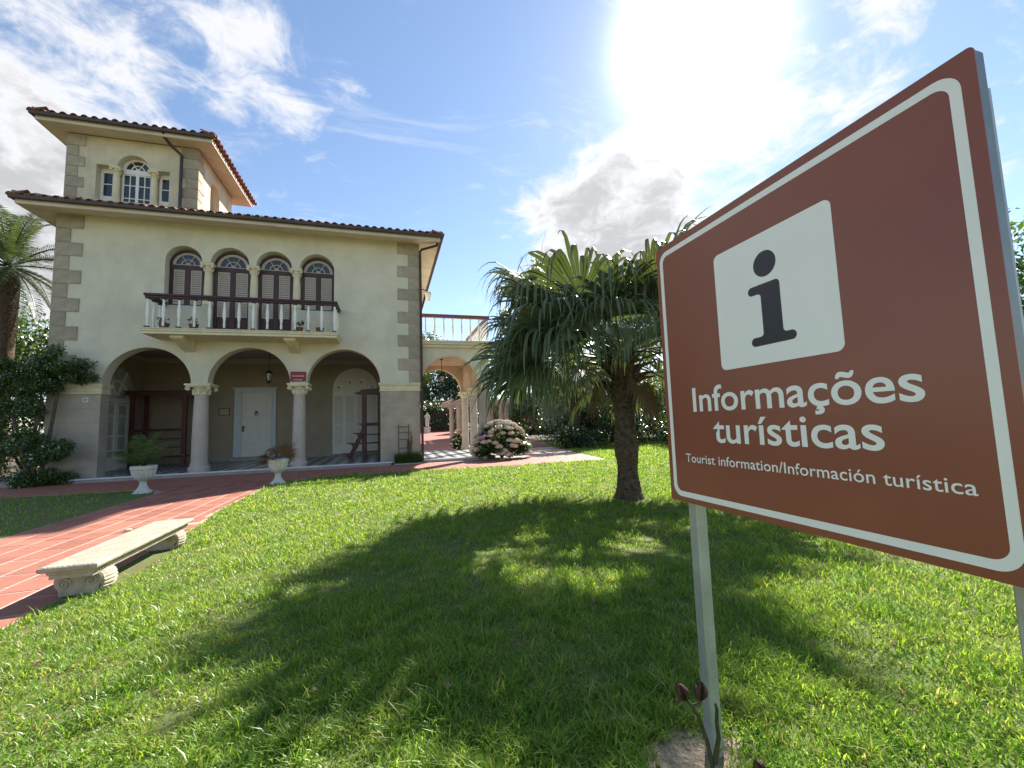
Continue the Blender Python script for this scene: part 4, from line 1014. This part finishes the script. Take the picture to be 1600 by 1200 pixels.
# feather palm far left, young palm in an urn
def feather(base, az, el, L, nl, ll, droop, rng, width=.02):
    d = Vector((math.cos(az) * math.cos(el), math.sin(az) * math.cos(el), math.sin(el))); p = Vector(base); pts = [p.copy()]; ds = [d.copy()]
    n = 10
    for i in range(n):
        d = (d + Vector((0, 0, -droop * (i + 1) / n))).normalized(); p = p + d * L / n; pts.append(p.copy()); ds.append(d.copy())
    mb = MB(); mb.tube(pts, [.05 * L / 4 * (1 - .09 * i) for i in range(n + 1)], 5); ti = [.5] * len(mb.v); lt = rng.uniform(.2, .7)
    for i in range(nl):
        t = .12 + .88 * i / nl; k = min(n - 1, int(t * n)); f = t * n - k; q = pts[k].lerp(pts[k + 1], f); dd = ds[k]
        side = dd.cross(Vector((0, 0, 1))); side = side.normalized() if side.length > .05 else Vector((1, 0, 0)); upv = side.cross(dd)
        for s in (-1, 1):
            l = ll * math.sin(math.pi * min(1, t * .85 + .13)) ** .7 * rng.uniform(.85, 1.1); c = (side * s + dd * .7 + upv * .25 + Vector((0, 0, rng.uniform(-.15, .05)))).normalized(); w = width * rng.uniform(.8, 1.2)
            wv = dd * w; a = q; b = a + c * l * .5; c2 = (c + Vector((0, 0, -.55))).normalized(); e = b + c2 * l * .5
            mb.add([a - wv * .5, a + wv * .5, b + wv, b - wv, e], [(0, 1, 2, 3), (3, 2, 4)]); ti += [lt + rng.uniform(-.1, .1)] * 5
    return mb, ti
def feather_palm(x, y, z, h, label, fronds, L, ll, seed, r0=.2, name='feather_palm', cat='palm tree', nl=46, width=.022, m='palmleaf2', els=(80, -40), droop=.28):
    rng = random.Random(seed); t = empty(name, (x, y, z), label, cat)
    if h > .3:
        k = MB(); k.tube([(x, y, z - .1), (x + .05, y, z + h * .5), (x, y, z + h * .93), (x, y, z + h)], [r0 * 1.2, r0, r0 * 1.3, r0 * .5], 14); k.build('trunk', 'trunkp', t, smoothed=True)
    for i in range(fronds):
        f = i / max(1, fronds - 1); el = R(els[0] + (els[1] - els[0]) * f + rng.uniform(-8, 8)); az = i * 2.39996 + rng.uniform(-.2, .2)
        mb, ti = feather((x, y, z + h), az, el, L * rng.uniform(.8, 1.1), nl, ll, droop, rng, width)
        me = mb.mesh(m, OFF[t.name], name='leaf'); at = me.attributes.new('tint', 'FLOAT', 'POINT'); at.data.foreach_set('value', np.array(ti, np.float32)[:len(me.vertices)]); put('leaf', me, t)
    return t
feather_palm(-5.4, 5.5, 0, 8.0, 'tall feather palm with thick trunk behind the left corner of the villa', 30, 3.0, .6, 4, .25)

# urns
def urn(x, y, label, group):
    u = empty('garden_urn', (x, y, 0), label, 'urn', group)
    fl = lambda a, z: 1 + .035 * math.cos(a * 16)
    k = MB(); k.lathe([(.175, .0), (.17, .02), (.12, .07), (.08, .14), (.065, .20), (.06, .235)], x, y, 64, lambda a, z: 1 + .05 * math.cos(a * 10) * max(0, 1 - z / .2)); k.build('foot', 'urn', u, smoothed=True)
    k = MB(); k.lathe([(.075, .235), (.08, .25), (.062, .265)], x, y, 32); k.build('collar', 'urn', u, smoothed=True)
    k = MB(); k.lathe([(.07, .265), (.14, .31), (.19, .38), (.212, .46), (.218, .52)], x, y, 64, fl); k.build('bowl', 'urn', u, smoothed=True)
    k = MB(); k.lathe([(.20, .52), (.235, .525), (.245, .545), (.24, .575), (.245, .60), (.225, .612), (.20, .60), (.19, .54)], x, y, 64, lambda a, z: 1 + .012 * math.cos(a * 24)); k.build('rim', 'urn', u, smoothed=True)
    k = MB(); k.lathe([(.001, .56), (.195, .555)], x, y, 24, cap=False); k.build('soil', 'soil', u)
urn(3.38, -3.56, 'white fluted stone urn holding a green palm, left of the path', None)
urn(6.09, -3.45, 'white stone urn with dry brown plant at the lawn corner', None)
feather_palm(3.38, -3.56, .56, .02, 'young green palm growing in the left white urn', 10, .86, .30, 12, name='potted_palm', cat='palm', nl=22, width=.013, m='leafm', els=(78, 25), droop=.2)
dp = empty('dry_plant', (6.09, -3.45, .56), 'withered brown fan leaves in the right white urn', 'plant')
rng = random.Random(31)
for az, el, pet, bl in ((R(20), R(62), .18, .42), (R(60), R(50), .2, .40), (R(-30), R(48), .18, .36), (R(170), R(28), .2, .32), (R(200), R(15), .22, .30), (R(110), R(60), .2, .36), (R(245), R(30), .15, .3)):
    mb, ti = fan_leaf((6.09, -3.45, .57), az, el, pet, bl, 20, R(85), .12, rng); me = mb.mesh('palmdry', OFF[dp.name], name='leaf'); at = me.attributes.new('tint', 'FLOAT', 'POINT'); at.data.foreach_set('value', np.array(ti, np.float32)[:len(me.vertices)]); put('leaf', me, dp)
k = MB(); k.tube([(5.98 - .20 * math.sin(a) , -3.45, .57 + .34 * math.sin(a) + 0 * a) if False else (5.93 - .13 * math.cos(a), -3.5, .66 + .2 * math.sin(a)) for a in np.linspace(-.4, 3.3, 14)], .012, 6); k.build('stem', 'dry', dp)

# hydrangeas
def hydrangea(x, y, rx, ry, h, n, label, seed, pink):
    rng = random.Random(seed); t = empty('hydrangea', (x, y, 0), label, 'shrub')
    mb = MB()
    for k in range(14):
        a = rng.uniform(0, 6.28); mb.tube([(x, y, 0), (x + math.cos(a) * rx * .4, y + math.sin(a) * ry * .4, h * .45), (x + math.cos(a) * rx * .75, y + math.sin(a) * ry * .75, h * .7)], [.02, .014, .008], 5)
    mb.build('stem', 'bark', t)
    cs, rs = [], []
    for k in range(60):
        a = rng.uniform(0, 6.28); q = math.sqrt(rng.random()) * .92; zz = h * .92 * math.sqrt(max(0, 1 - q * q)) * rng.uniform(.25, 1); cs.append((x + math.cos(a) * q * rx, y + math.sin(a) * q * ry, .08 + zz * .95)); rs.append((.22, .22, .15))
    crown('foliage', t, 'hyleaf', 6500, cs, rs, .125, .62, up=.5)
    for i in range(n):
        a = rng.uniform(R(150), R(360)); e = rng.uniform(.0, 1.0) ** .9; ce = math.cos(e * 1.45); px, py, pz = x + math.cos(a) * rx * ce * 1.02, y + math.sin(a) * ry * ce * 1.02, .14 + h * .92 * math.sin(e * 1.45)
        r = rng.uniform(.095, .145)
        m = 90; d = nr.normal(size=(m, 3)); d /= np.linalg.norm(d, axis=1)[:, None]; d[:, 2] = np.abs(d[:, 2]) * .9 - .25
        P = np.array([px, py, pz]) + d * r * np.array([1, 1, .85]); a1 = np.cross(d, nr.normal(size=(m, 3))); a1 /= np.linalg.norm(a1, axis=1)[:, None]; b1 = np.cross(d, a1); s = r * .30
        Vv = np.stack([P + a1 * s, P + b1 * s + d * .006, P - a1 * s, P - b1 * s + d * .006], 1).reshape(-1, 3)
        core = MB(); core.lathe([(.01, pz - r * .5), (r * .7, pz - r * .25), (r * .86, pz), (r * .7, pz + r * .45), (.01, pz + r * .7)], px, py, 8)
        k0 = len(Vv); Vv = np.concatenate([Vv, np.array(core.v)]); F4 = [f for f in core.f if len(f) == 4]
        F = np.concatenate([np.arange(m * 4).reshape(m, 4), np.array(F4) + k0]); T = np.clip(np.concatenate([np.repeat(nr.normal(.5, .3, m), 4), np.full(len(core.v), .1)]), 0, 1)
        pk = (i in pink); put('flower_head', npmesh('flower_head', Vv - np.array(OFF[t.name]), F, 'flowerp' if pk else 'flower', T), t)
    return t
hydrangea(12.72, -.05, 1.02, .75, 1.34, 84, 'big hydrangea bush with faded cream and pink blooms by the terrace pier', 21, (3, 17, 29, 44))
hydrangea(12.55, 5.5, .8, .6, 1.3, 16, 'small hydrangea beside the far terrace column', 22, ())

# climbing bush on the villa's left corner
vb = empty('climbing_bush', (-.55, -.45, 0), 'dark green climbing bush on the left corner of the villa', 'bush')
mb = MB()
for pts in ([(-.5, -.4, 0), (-.62, -.42, 1.2), (-.5, -.35, 2.3), (-.7, -.4, 3.6)], [(-.45, -.42, 0), (-.3, -.4, 1.0), (-.2, -.3, 2.6), (.1, -.35, 3.1)], [(-.58, -.42, 0), (-.9, -.5, 1.5), (-1.2, -.5, 2.7)]): mb.tube(pts, [.05, .045, .035, .015][:len(pts)], 8)
mb.build('stem', 'bark', vb, smoothed=True)
cs, rs = [], []
for cx_, cz_, sx_, sz_, n in ((-.35, .25, .45, .22, 8), (-.25, 1.0, .55, .35, 12), (-.75, 1.25, .35, .3, 8), (-.85, 2.4, .6, .4, 9), (-.7, 3.2, .55, .6, 16), (-1.35, 3.0, .5, .6, 12), (-.35, 3.0, .4, .35, 8), (.15, 3.25, .25, .12, 4), (.25, 2.98, .3, .06, 4)):
    for k in range(n): cs.append((cx_ + rnd.uniform(-1, 1) * sx_, -.45 + rnd.uniform(-.3, .3), cz_ + rnd.uniform(-1, 1) * sz_)); q = rnd.uniform(.14, .27); rs.append((q * 1.2, q, q * .8))
crown('foliage', vb, 'leafm', 24000, cs, rs, .085, .42, tintbias=.12)

# grass tuft and rusty trellis at the right pier
tr_ = empty('trellis', (9.22, -.12, 0), 'rusty ladder shaped trellis leaning on the right pier', 'trellis')
for x in (9.05, 9.39):
    k = MB(); k.tube([(x, -.16, 0), (x, -.06, 1.36)], .014, 6); k.build('upright', 'rustiron', tr_)
for z in (.25, .55, .85, 1.08, 1.28):
    k = MB(); k.tube([(9.05, -.155 + z * .07, z), (9.39, -.155 + z * .07, z)], .011, 6); k.build('rung', 'rustiron', tr_)
w = MB(); w.box(8.9, 9.84, -.34, -.02, 0, .05); tag(w.build('planting_bed', 'riser', bevel=.01), 'low grey kerbed bed at the foot of the right pier', 'bed')
def tuft(name, x0, x1, y0, y1, z, n, h, label, cat, m='grass'):
    x = nr.uniform(x0, x1, n); y = nr.uniform(y0, y1, n); hh = nr.uniform(.5, 1, n) * h; a = nr.uniform(0, 6.28, n); l = nr.uniform(.1, .5, n); w = .005
    V_ = np.zeros((n, 5, 3)); 
    for i, (t, s, ww) in enumerate(((0, -1, 1), (0, 1, 1), (.6, -1, .8), (.6, 1, .8), (1, 0, 0))):
        V_[:, i, 0] = x + np.cos(a) * hh * l * t * t - np.sin(a) * w * s * ww; V_[:, i, 1] = y + np.sin(a) * hh * l * t * t + np.cos(a) * w * s * ww; V_[:, i, 2] = z + hh * t
    F = np.array([[0, 1, 3], [0, 3, 2], [2, 3, 4]])[None] + (np.arange(n) * 5)[:, None, None]
    return tag(put(name, npmesh(name, V_.reshape(-1, 3), F.reshape(-1, 3), m, np.repeat(nr.uniform(0, .5, n), 5))), label, cat, None, 'stuff')
tuft('tall_grass', 8.92, 9.82, -.32, -.06, .04, 1500, .42, 'tuft of long dark grass under the trellis', 'grass', 'leafm')
bb = bush(9.42, -.16, .05, .14, .1, 1.1, 'leaf', 160, 'sparse dry twiggy plant beside the trellis', 'climbing_plant', 'plant', None, .06, 0, 10)

# balcony pots
for x, lab, full, rr in ((2.42, 'clay pot with small plant at the left end of the balcony', 1, .13), (3.16, 'clay pot with straggly plant near the left balcony window', 1, .12), (6.02, 'dark clay pot with bushy plant right of the balcony doors', 1.2, .11), (6.62, 'plain empty red pot at the right end of the balcony', 0, .12)):
    k = MB(); k.lathe([(rr * .7, 4.338), (rr * 1.0, 4.50), (rr * 1.08, 4.50), (rr * 1.08, 4.53), (rr * .9, 4.53), (rr * .85, 4.48), (.002, 4.48)], x, -.74, 16)
    o = k.build('flower_pot', 'pot', None, smoothed=True, loc=(x, -.74, 4.338)); tag(o, lab, 'pot', 'pots on the balcony')
    if full:
        pp = empty('potted_plant', (x, -.74, 4.48), lab.replace('clay pot with ', '').replace('dark ', '') + ', growing in its clay pot', 'plant', 'plants on the balcony')
        cs = [(x + rnd.uniform(-.14, .14), -.74 + rnd.uniform(-.1, .1), 4.55 + rnd.uniform(0, .14) * full) for _ in range(7)]; crown('foliage', pp, 'leaf', int(90 * full), cs, [.06] * 7, .06)

# bench
B = empty('stone_bench', (6.22, -9.92, 0), 'low cream stone bench with carved scroll legs beside the path', 'bench')
bx0, bx1, by0, by1, bz = 6.03, 6.41, -10.83, -9.06, .285
def slabring(prof):
    k = MB(); n = len(prof); vs = []
    for e, z in prof: vs += [(bx0 - e, by0 - e, z), (bx1 + e, by0 - e, z), (bx1 + e, by1 + e, z), (bx0 - e, by1 + e, z)]
    fs = [(i * 4 + j, i * 4 + (j + 1) % 4, (i + 1) * 4 + (j + 1) % 4, (i + 1) * 4 + j) for i in range(n - 1) for j in range(4)]
    fs += [(3, 2, 1, 0), tuple((n - 1) * 4 + j for j in range(4))]; k.add(vs, fs); return k
slabring([(-.045, .175), (-.045, .205), (-.035, .215), (-.03, .235), (-.005, .240), (.004, .248), (.008, .262), (.004, .276), (-.008, .284), (-.02, bz)]).build('seat', 'cast', B)
k = MB()
for yv in np.arange(by0 + .07, by1 - .06, .034):
    for x in (bx0 + .032, bx1 - .042): k.box(x, x + .01, yv, yv + .02, .20, .218)
k.build('dentil', 'cast', B)
for yc in (-10.60, -9.28):
    k = MB(); wdt = .10
    prof = [(6.085, 0), (6.345, 0), (6.36, .02), (6.35, .05), (6.375, .085), (6.395, .12), (6.385, .155), (6.36, .176), (6.07, .176), (6.055, .15), (6.05, .11), (6.065, .075), (6.09, .045)]
    k.prism(prof, yc - wdt, yc + wdt); k.build('leg', 'cast', B, bevel=.012)
    for xc, zc, s in ((6.13, .105, 1), (6.31, .115, -1)):
        for sy in (-1, 1):
            sp = MB(); sp.tube([(xc + s * math.cos(a) * (.048 - .0042 * a), yc + sy * (wdt + .004), zc + math.sin(a) * (.048 - .0042 * a)) for a in np.linspace(0, 10.4, 44)], .0075, 6); sp.build('scroll', 'cast', B, smoothed=True)
    for i in range(7):
        a = -.9 + i * .36; sp = MB(); sp.tube([(6.335 + math.cos(a) * .052, yc - wdt * .9, .092 + math.sin(a) * .075), (6.345 + math.cos(a) * .062, yc, .092 + math.sin(a) * .082), (6.335 + math.cos(a) * .052, yc + wdt * .9, .092 + math.sin(a) * .075)], [.014, .020, .014], 7); sp.build('acanthus_leaf', 'cast', B, smoothed=True)

k = MB(); k.lathe([(.004, .003), (.03, .008), (.036, .022), (.026, .036), (.004, .042)], 5.28, -8.05, 10, lambda a, z: 1 + .25 * math.sin(2 * a + .6) + .12 * math.sin(3 * a)); tag(k.build('pebble', 'petalw', None, smoothed=True, loc=(5.28, -8.05, .003)), 'small white stone lying on the red path behind the bench', 'stone')
# ------------------------------------------------------------------ information sign
SX, SY = 9.858, -13.737
G = empty('information_sign', (SX, SY, 0), 'large brown tourist information sign with white border on two posts', 'sign')
def sp_(u, z, dx=0.): return (SX + dx, SY - u, z)
def rrect(u0, u1, z0, z1, r, n=8):
    return arc(u1 - r, z1 - r, r, 0, 90, n) + arc(u0 + r, z1 - r, r, 90, 180, n) + arc(u0 + r, z0 + r, r, 180, 270, n) + arc(u1 - r, z0 + r, r, 270, 360, n)
def signprism(poly, x0, x1, name, m, holes=(), bevel=0):
    k = MB(); k.prism([(SY - a, b) for a, b in poly], SX + x0, SX + x1, 'x', [[(SY - a, b) for a, b in h] for h in holes]); return k.build(name, m, G, bevel=bevel)
signprism(rrect(-.085, .988, .975, 2.062, .012), 0, .003, 'panel', 'sign')
signprism(rrect(-.083, .986, .977, 2.060, .010), .0031, .034, 'panel_edge', 'sheet')
signprism(rrect(-.062, .962, .996, 2.033, .045), -.0007, -.0001, 'border', 'signwhite', [rrect(-.042, .942, 1.017, 2.012, .03)])
signprism(rrect(.249, .678, 1.480, 1.902, .022), -.0007, -.0001, 'pictogram_square', 'signwhite')
signprism(arc(.459, 1.799, .0415, 0, 354, 40), -.0012, -.00072, 'pictogram_dot', 'signblack')
ii = arc(.403, 1.722, .0145, 95, 265, 8) + [(.428, 1.7075)] + arc(.426, 1.697, .010, 90, 0, 4) + [(.436, 1.585)] + arc(.424, 1.580, .012, 0, -90, 4) + arc(.402, 1.5535, .0145, 90, 270, 8) + arc(.533, 1.5535, .0145, -90, 90, 8) + [(.520, 1.568)] + arc(.518, 1.580, .012, 270, 180, 4) + [(.506, 1.722)] + arc(.492, 1.7225, .014, 0, 90, 5)
signprism(ii, -.0012, -.00072, 'pictogram_letter', 'signblack')
for txt, u0, u1, z, hh, sp, bd in (('Informações', .087, .838, 1.339, .1325, 1.0, .012), ('turísticas', .186, .746, 1.223, .1325, 1.0, .012), ('Tourist information/Información turística', .024, .906, 1.139, .0475, 1.02, .006)):
    me = textmesh(txt, 'signwhite', u1 - u0, hh, sp, bd); o = put('lettering', me, G, (SX - .0009, SY - u0, z))
    o.matrix_local = Matrix(((0, 0, -1, -.0009), (-1, 0, 0, -u0), (0, 1, 0, z), (0, 0, 0, 1)))
for u in (-.005, .945):
    k = MB(); k.box(SX + .035, SX + .085, SY - u - .025, SY - u + .025, -.05, 2.0); k.build('post', 'metal', G, bevel=.004)
for z in (1.12, 1.92):
    k = MB(); k.box(SX + .0345, SX + .06, SY - .97, SY + .07, z, z + .04); k.build('cross_bar', 'metal', G)

# dried lily stalks in front of the near post
def stalk(base, pts, pods, label):
    t = empty('dried_stalk', base, label, 'plant')
    k = MB(); n = len(pts); k.tube(pts, [.009 - .005 * i / n for i in range(n)], 7); k.build('stem', 'stem', t, smoothed=True)
    if len(pods) == 2 and pts[-1][2] > .2:
        k = MB(); k.tube([pts[-2], (pods[1][0] - .006, pods[1][1], pods[1][2] - .008), pods[1][:3]], [.0045, .004, .0035], 6); k.build('stem', 'stem', t, smoothed=True)
    for (px, py, pz, tx, ty, s) in pods:
        for q in range(3):
            a = q * 2.094 + .4; v = MB(); m = 7; vs = []
            ax_ = Vector((tx, ty, 1)).normalized(); u_ = ax_.orthogonal().normalized(); w_ = ax_.cross(u_); o_ = u_ * math.cos(a) + w_ * math.sin(a); s_ = ax_.cross(o_)
            for i in range(m):
                f = i / (m - 1); c = Vector((px, py, pz)) + ax_ * s * 2.1 * f; b = math.sin(math.pi * min(1, f * .86 + .08)) * s * .62
                vs += [c + o_ * .002, c + o_ * b + s_ * b * .75, c + o_ * b * 1.35, c + o_ * b - s_ * b * .75]
            v.add(vs, [(i * 4 + j, i * 4 + (j + 1) % 4, (i + 1) * 4 + (j + 1) % 4, (i + 1) * 4 + j) for i in range(m - 1) for j in range(4)] + [(3, 2, 1, 0), tuple((m - 1) * 4 + j for j in range(4))])
            v.build('seed_pod', 'dry', t, smoothed=True)
    return t
stalk((9.79, -13.86, 0), [(9.795, -13.875, 0), (9.793, -13.87, .10), (9.785, -13.86, .17), (9.770, -13.84, .245), (9.757, -13.827, .272), (9.737, -13.819, .296)], [(9.736, -13.818, .286, -.30, .05, .031), (9.782, -13.838, .292, .15, -.1, .031)], 'dried stalk with two brown seed pods before the near sign post')
stalk((9.80, -13.87, 0), [(9.80, -13.875, .10), (9.808, -13.88, .15), (9.815, -13.885, .19), (9.812, -13.884, .24), (9.816, -13.885, .285), (9.812, -13.884, .30)], [], 'short dried twig forking beside the pod stalk')
stalk((9.90, -14.02, 0), [(9.905, -14.02, 0), (9.90, -14.01, .08), (9.893, -13.995, .125)], [(9.893, -13.995, .12, -.4, .2, .028), (9.905, -14.02, .11, .6, -.4, .030)], 'dried stalk with split pods at the bottom edge of the lawn')
stalk((9.62, -13.80, 0), [(9.62, -13.80, 0), (9.622, -13.802, .04)], [(9.622, -13.802, .03, 0, 0, .026)], 'small dark seed pod left of the near sign post')

# ------------------------------------------------------------------ background
def wallbox(name, m, x0, x1, y0, y1, z0, z1, label, cat='wall'):
    k = MB(); k.box(x0, x1, y0, y1, z0, z1); k.box(x0 - .05, x1 + .05, y0 - .05, y1 + .05, z1, z1 + .08); return tag(k.build(name, m), label, cat)
wallbox('garden_wall', 'brickwall', 5, 40, 27.5, 27.8, .4, 3.6, 'dull red garden wall behind the statue')
# statue
stt = empty('statue', (11.95, 22, .6), 'small white draped statue standing beyond the terrace arch', 'statue')
k = MB(); k.box(11.70, 12.20, 21.75, 22.25, .55, 1.06); k.box(11.66, 12.24, 21.71, 22.29, 1.06, 1.13); k.build('pedestal', 'statue', stt, bevel=.02)
def figure(x, y, z, H, par):
    me = bpy.data.meshes.new('figure')
    J = [(0, 0, .52, .085), (.01, 0, .64, .075), (.0, 0, .76, .10), (.0, 0, .84, .05), (.01, -.01, .93, .058), (.02, -.01, .98, .045), (-.05, 0, .48, .08), (-.06, -.02, .27, .06), (-.05, .0, .04, .045), (.055, 0, .48, .08), (.08, -.05, .27, .058), (.06, 0, .04, .045), (-.12, 0, .79, .045), (-.16, -.02, .64, .036), (-.08, -.10, .60, .03), (.12, 0, .79, .045), (.16, .01, .64, .036), (.17, -.03, .50, .03)]
    E = [(0, 1), (1, 2), (2, 3), (3, 4), (4, 5), (0, 6), (6, 7), (7, 8), (0, 9), (9, 10), (10, 11), (2, 12), (12, 13), (13, 14), (2, 15), (15, 16), (16, 17)]
    me.from_pydata([(a * H, b * H, c * H) for a, b, c, r in J], E, []); o = put('figure', me, par, (x, y, z))
    sk = o.modifiers.new('skin', 'SKIN')
    for i, v in enumerate(me.skin_vertices[0].data if me.skin_vertices else []): pass
    if not me.skin_vertices:
        bm = bmesh.new(); bm.from_mesh(me); bm.verts.layers.skin.verify(); bm.to_mesh(me); bm.free()
    for i, v in enumerate(me.skin_vertices[0].data): v.radius = (J[i][3] * H,) * 2; v.use_root = (i == 0)
    o.modifiers.new('sub', 'SUBSURF').levels = 2; o.modifiers['sub'].render_levels = 2; me.materials.append(MT['statue']); return o
figure(11.95, 22, 1.11, 1.3, stt)
# pergola behind the terrace
pg = empty('pergola', (14.4, 11.5, 0), 'pale pergola with columns behind the terrace', 'pergola')
for x, y in ((12.95, 11.0), (15.7, 11.0), (16.5, 12.6), (13.0, 14.5), (15.9, 14.5)):
    k = MB(); k.lathe([(.24, 0), (.24, .12), (.17, .2), (.15, 2.3), (.2, 2.42), (.24, 2.5)], x, y, 16); k.build('column', 'pergola', pg, smoothed=True)
for y in (11.0, 14.5):
    k = MB(); k.box(12.3, 17.2, y - .14, y + .14, 2.5, 2.72); k.build('beam', 'pergola', pg, bevel=.02)
for x in np.arange(12.5, 17.1, .55):
    k = MB(); k.prism([(10.3, 2.86), (10.5, 2.73), (15.0, 2.73), (15.2, 2.86)], float(x) - .06, float(x) + .06, 'x'); k.build('rafter', 'pergola', pg)
# small clay pot with white flowers in the far beds
k = MB(); k.lathe([(.22, 0), (.33, .5), (.36, .52), (.36, .6), (.30, .6), (.28, .5), (.01, .5)], 19.6, 7.6, 20); tag(k.build('flower_pot', 'pergola', None, smoothed=True, loc=(19.6, 7.6, 0)), 'pale garden pot beside the smaller palm trunk', 'pot')
# shrubs behind the palm, and along the right side
sh = [(17.2, 3.2, 1.2, 1.1, 1.1, 'leaf', 2600, 'low dark shrub at the edge of the paved yard'), (20.0, 3.6, 1.8, 1.4, 2.2, 'leaf', 4200, 'dense dark shrub right of the smaller palm'), (22.4, 1.8, 2.0, 1.6, 2.7, 'leaf', 4600, 'tall dark shrub behind the large palm trunk'), (24.6, -.6, 2.1, 1.8, 2.4, 'leafm', 4600, 'rounded green shrub right of the palm trunk'), (25.8, -3.6, 2.2, 2.0, 2.6, 'leaf', 4600, 'dark shrub half hidden behind the sign'), (27, -7.5, 2.4, 2.4, 3.0, 'leaf', 4200, 'broad dark shrub behind the sign board')]
for x, y, rx, ry, h, m, n, lab in sh: bush(x, y, 0, rx, ry, h, m, n, lab, ls=.15, clumps=34)
for x, y, lab in ((18.9, 6.6, 'low hedge left of the smaller palm trunk'), (20.6, 9.4, 'low hedge behind the smaller palm trunk'), (23.6, 5.4, 'low dark hedge between the two palm trunks'), (26.6, 1.6, 'low hedge right of the large palm trunk'), (28.6, -3.4, 'low hedge beside the edge of the sign')):
    bush(x, y, 0, 2.3, 1.5, 2.3, 'leaf', 5000, lab, 'hedge', 'hedge', None, ls=.15, clumps=46)
bush(12.2, 24.8, .7, 4.6, 1.3, 3.0, 'leaf', 9000, 'dark hedge in front of the garden wall, behind the statue', 'hedge', 'hedge', ls=.16, clumps=40)
bush(15.5, 20.6, .6, 2.0, 1.6, 3.2, 'leaf', 4200, 'dark shrub right of the statue', ls=.16, clumps=34)
bush(18.6, 16.5, .4, 2.3, 1.8, 4.2, 'leaf', 6000, 'tall dark shrub behind the pergola columns', ls=.18, clumps=44)
bush(22.5, 14.0, .2, 2.6, 2.0, 4.6, 'leaf', 6500, 'tall dark shrub behind the smaller palm', ls=.18, clumps=46)
bush(26.5, 9.5, .1, 2.6, 2.2, 4.4, 'leafm', 6000, 'tall green shrub right of the palm trunk, farther back', ls=.18, clumps=44)
bush(29.0, 3.5, 0, 2.6, 2.4, 4.0, 'leaf', 5000, 'tall dark shrub behind the left edge of the sign', ls=.18, clumps=40)
for x, m, lab in ((8.2, 'leaf', 'tall dark hedge tree left of the statue, behind the wall'), (11.4, 'leafm', 'tall leafy hedge tree right behind the statue'), (14.8, 'leaf', 'tall dark hedge tree above the pergola roof'), (18.4, 'leaf', 'tall dark hedge tree behind the pergola, right side')):
    bush(x, 29.2, .8, 2.6, 1.8, 7.0, m, 7500, lab, 'hedge_tree', 'tree', None, ls=.24, clumps=50)
BT = 'trees behind the villa'
tree(13.6, 33.5, .8, 10.5, 4.6, 'leafm', 15000, 'dense green tree seen through the terrace arch', BT, .26, .3, -.1)
tree(9.6, 33.2, .8, 9.5, 4.2, 'leaf', 14000, 'dark tree behind the garden wall, left of the arch view', BT, .26, .3)
tree(17.6, 33.0, .8, 9.5, 4.0, 'leaf', 13000, 'dark tree behind the pergola', BT, .26, .3)
tree(21.9, 18.4, .6, 14.4, 3.8, 'leafl', 24000, 'light green tree rising above the terrace railing', BT, .27, .26, .2)
tree(27.0, 16.5, .4, 14.0, 4.6, 'leafl', 22000, 'light green tree behind the large palm crown', BT, .25, .28, .05)
tree(30.0, 12.5, .2, 10.5, 4.6, 'leafm', 11000, 'green tree behind the top left of the sign', BT, .24, .3)
tree(34.0, 5.5, 0, 10.0, 4.6, 'leafm', 9000, 'leafy tree behind the middle of the sign', BT, .24, .3)
tree(32.5, -3.5, 0, 8.5, 4.4, 'leafm', 8000, 'leafy tree behind the lower right of the sign', BT, .24, .3)
tree(22.5, -13.0, 0, 7.8, 3.0, 'leafm', 8000, 'tree just visible past the right edge of the sign', BT, .18, .22)
# left background
bush(-3.6, 4.2, 0, 1.7, 1.5, 2.9, 'leafm', 5200, 'dark shrub behind the left corner of the villa', ls=.13, clumps=36)
bush(-5.6, 2.6, 0, 1.8, 1.5, 2.4, 'leafm', 5000, 'dark leafy shrub at the far left edge', ls=.13, clumps=36)
bush(-3.2, 1.6, 0, .9, .8, 1.8, 'leafm', 2600, 'mid green shrub beside the climbing bush', ls=.10, clumps=24)
tree(-9.0, 11.0, 0, 7.6, 3.4, 'leafm', 8000, 'green tree behind the feather palm', 'trees left of the villa', .2, .25)
tree(-4.8, 13.5, 0, 7.0, 2.9, 'leafl', 7000, 'pale green tree between the feather palm and villa', 'trees left of the villa', .2, .22)
tree(-13.0, 7.0, 0, 8.0, 3.6, 'leafm', 7000, 'tree at the far left behind the shrubs', 'trees left of the villa', .2, .25)
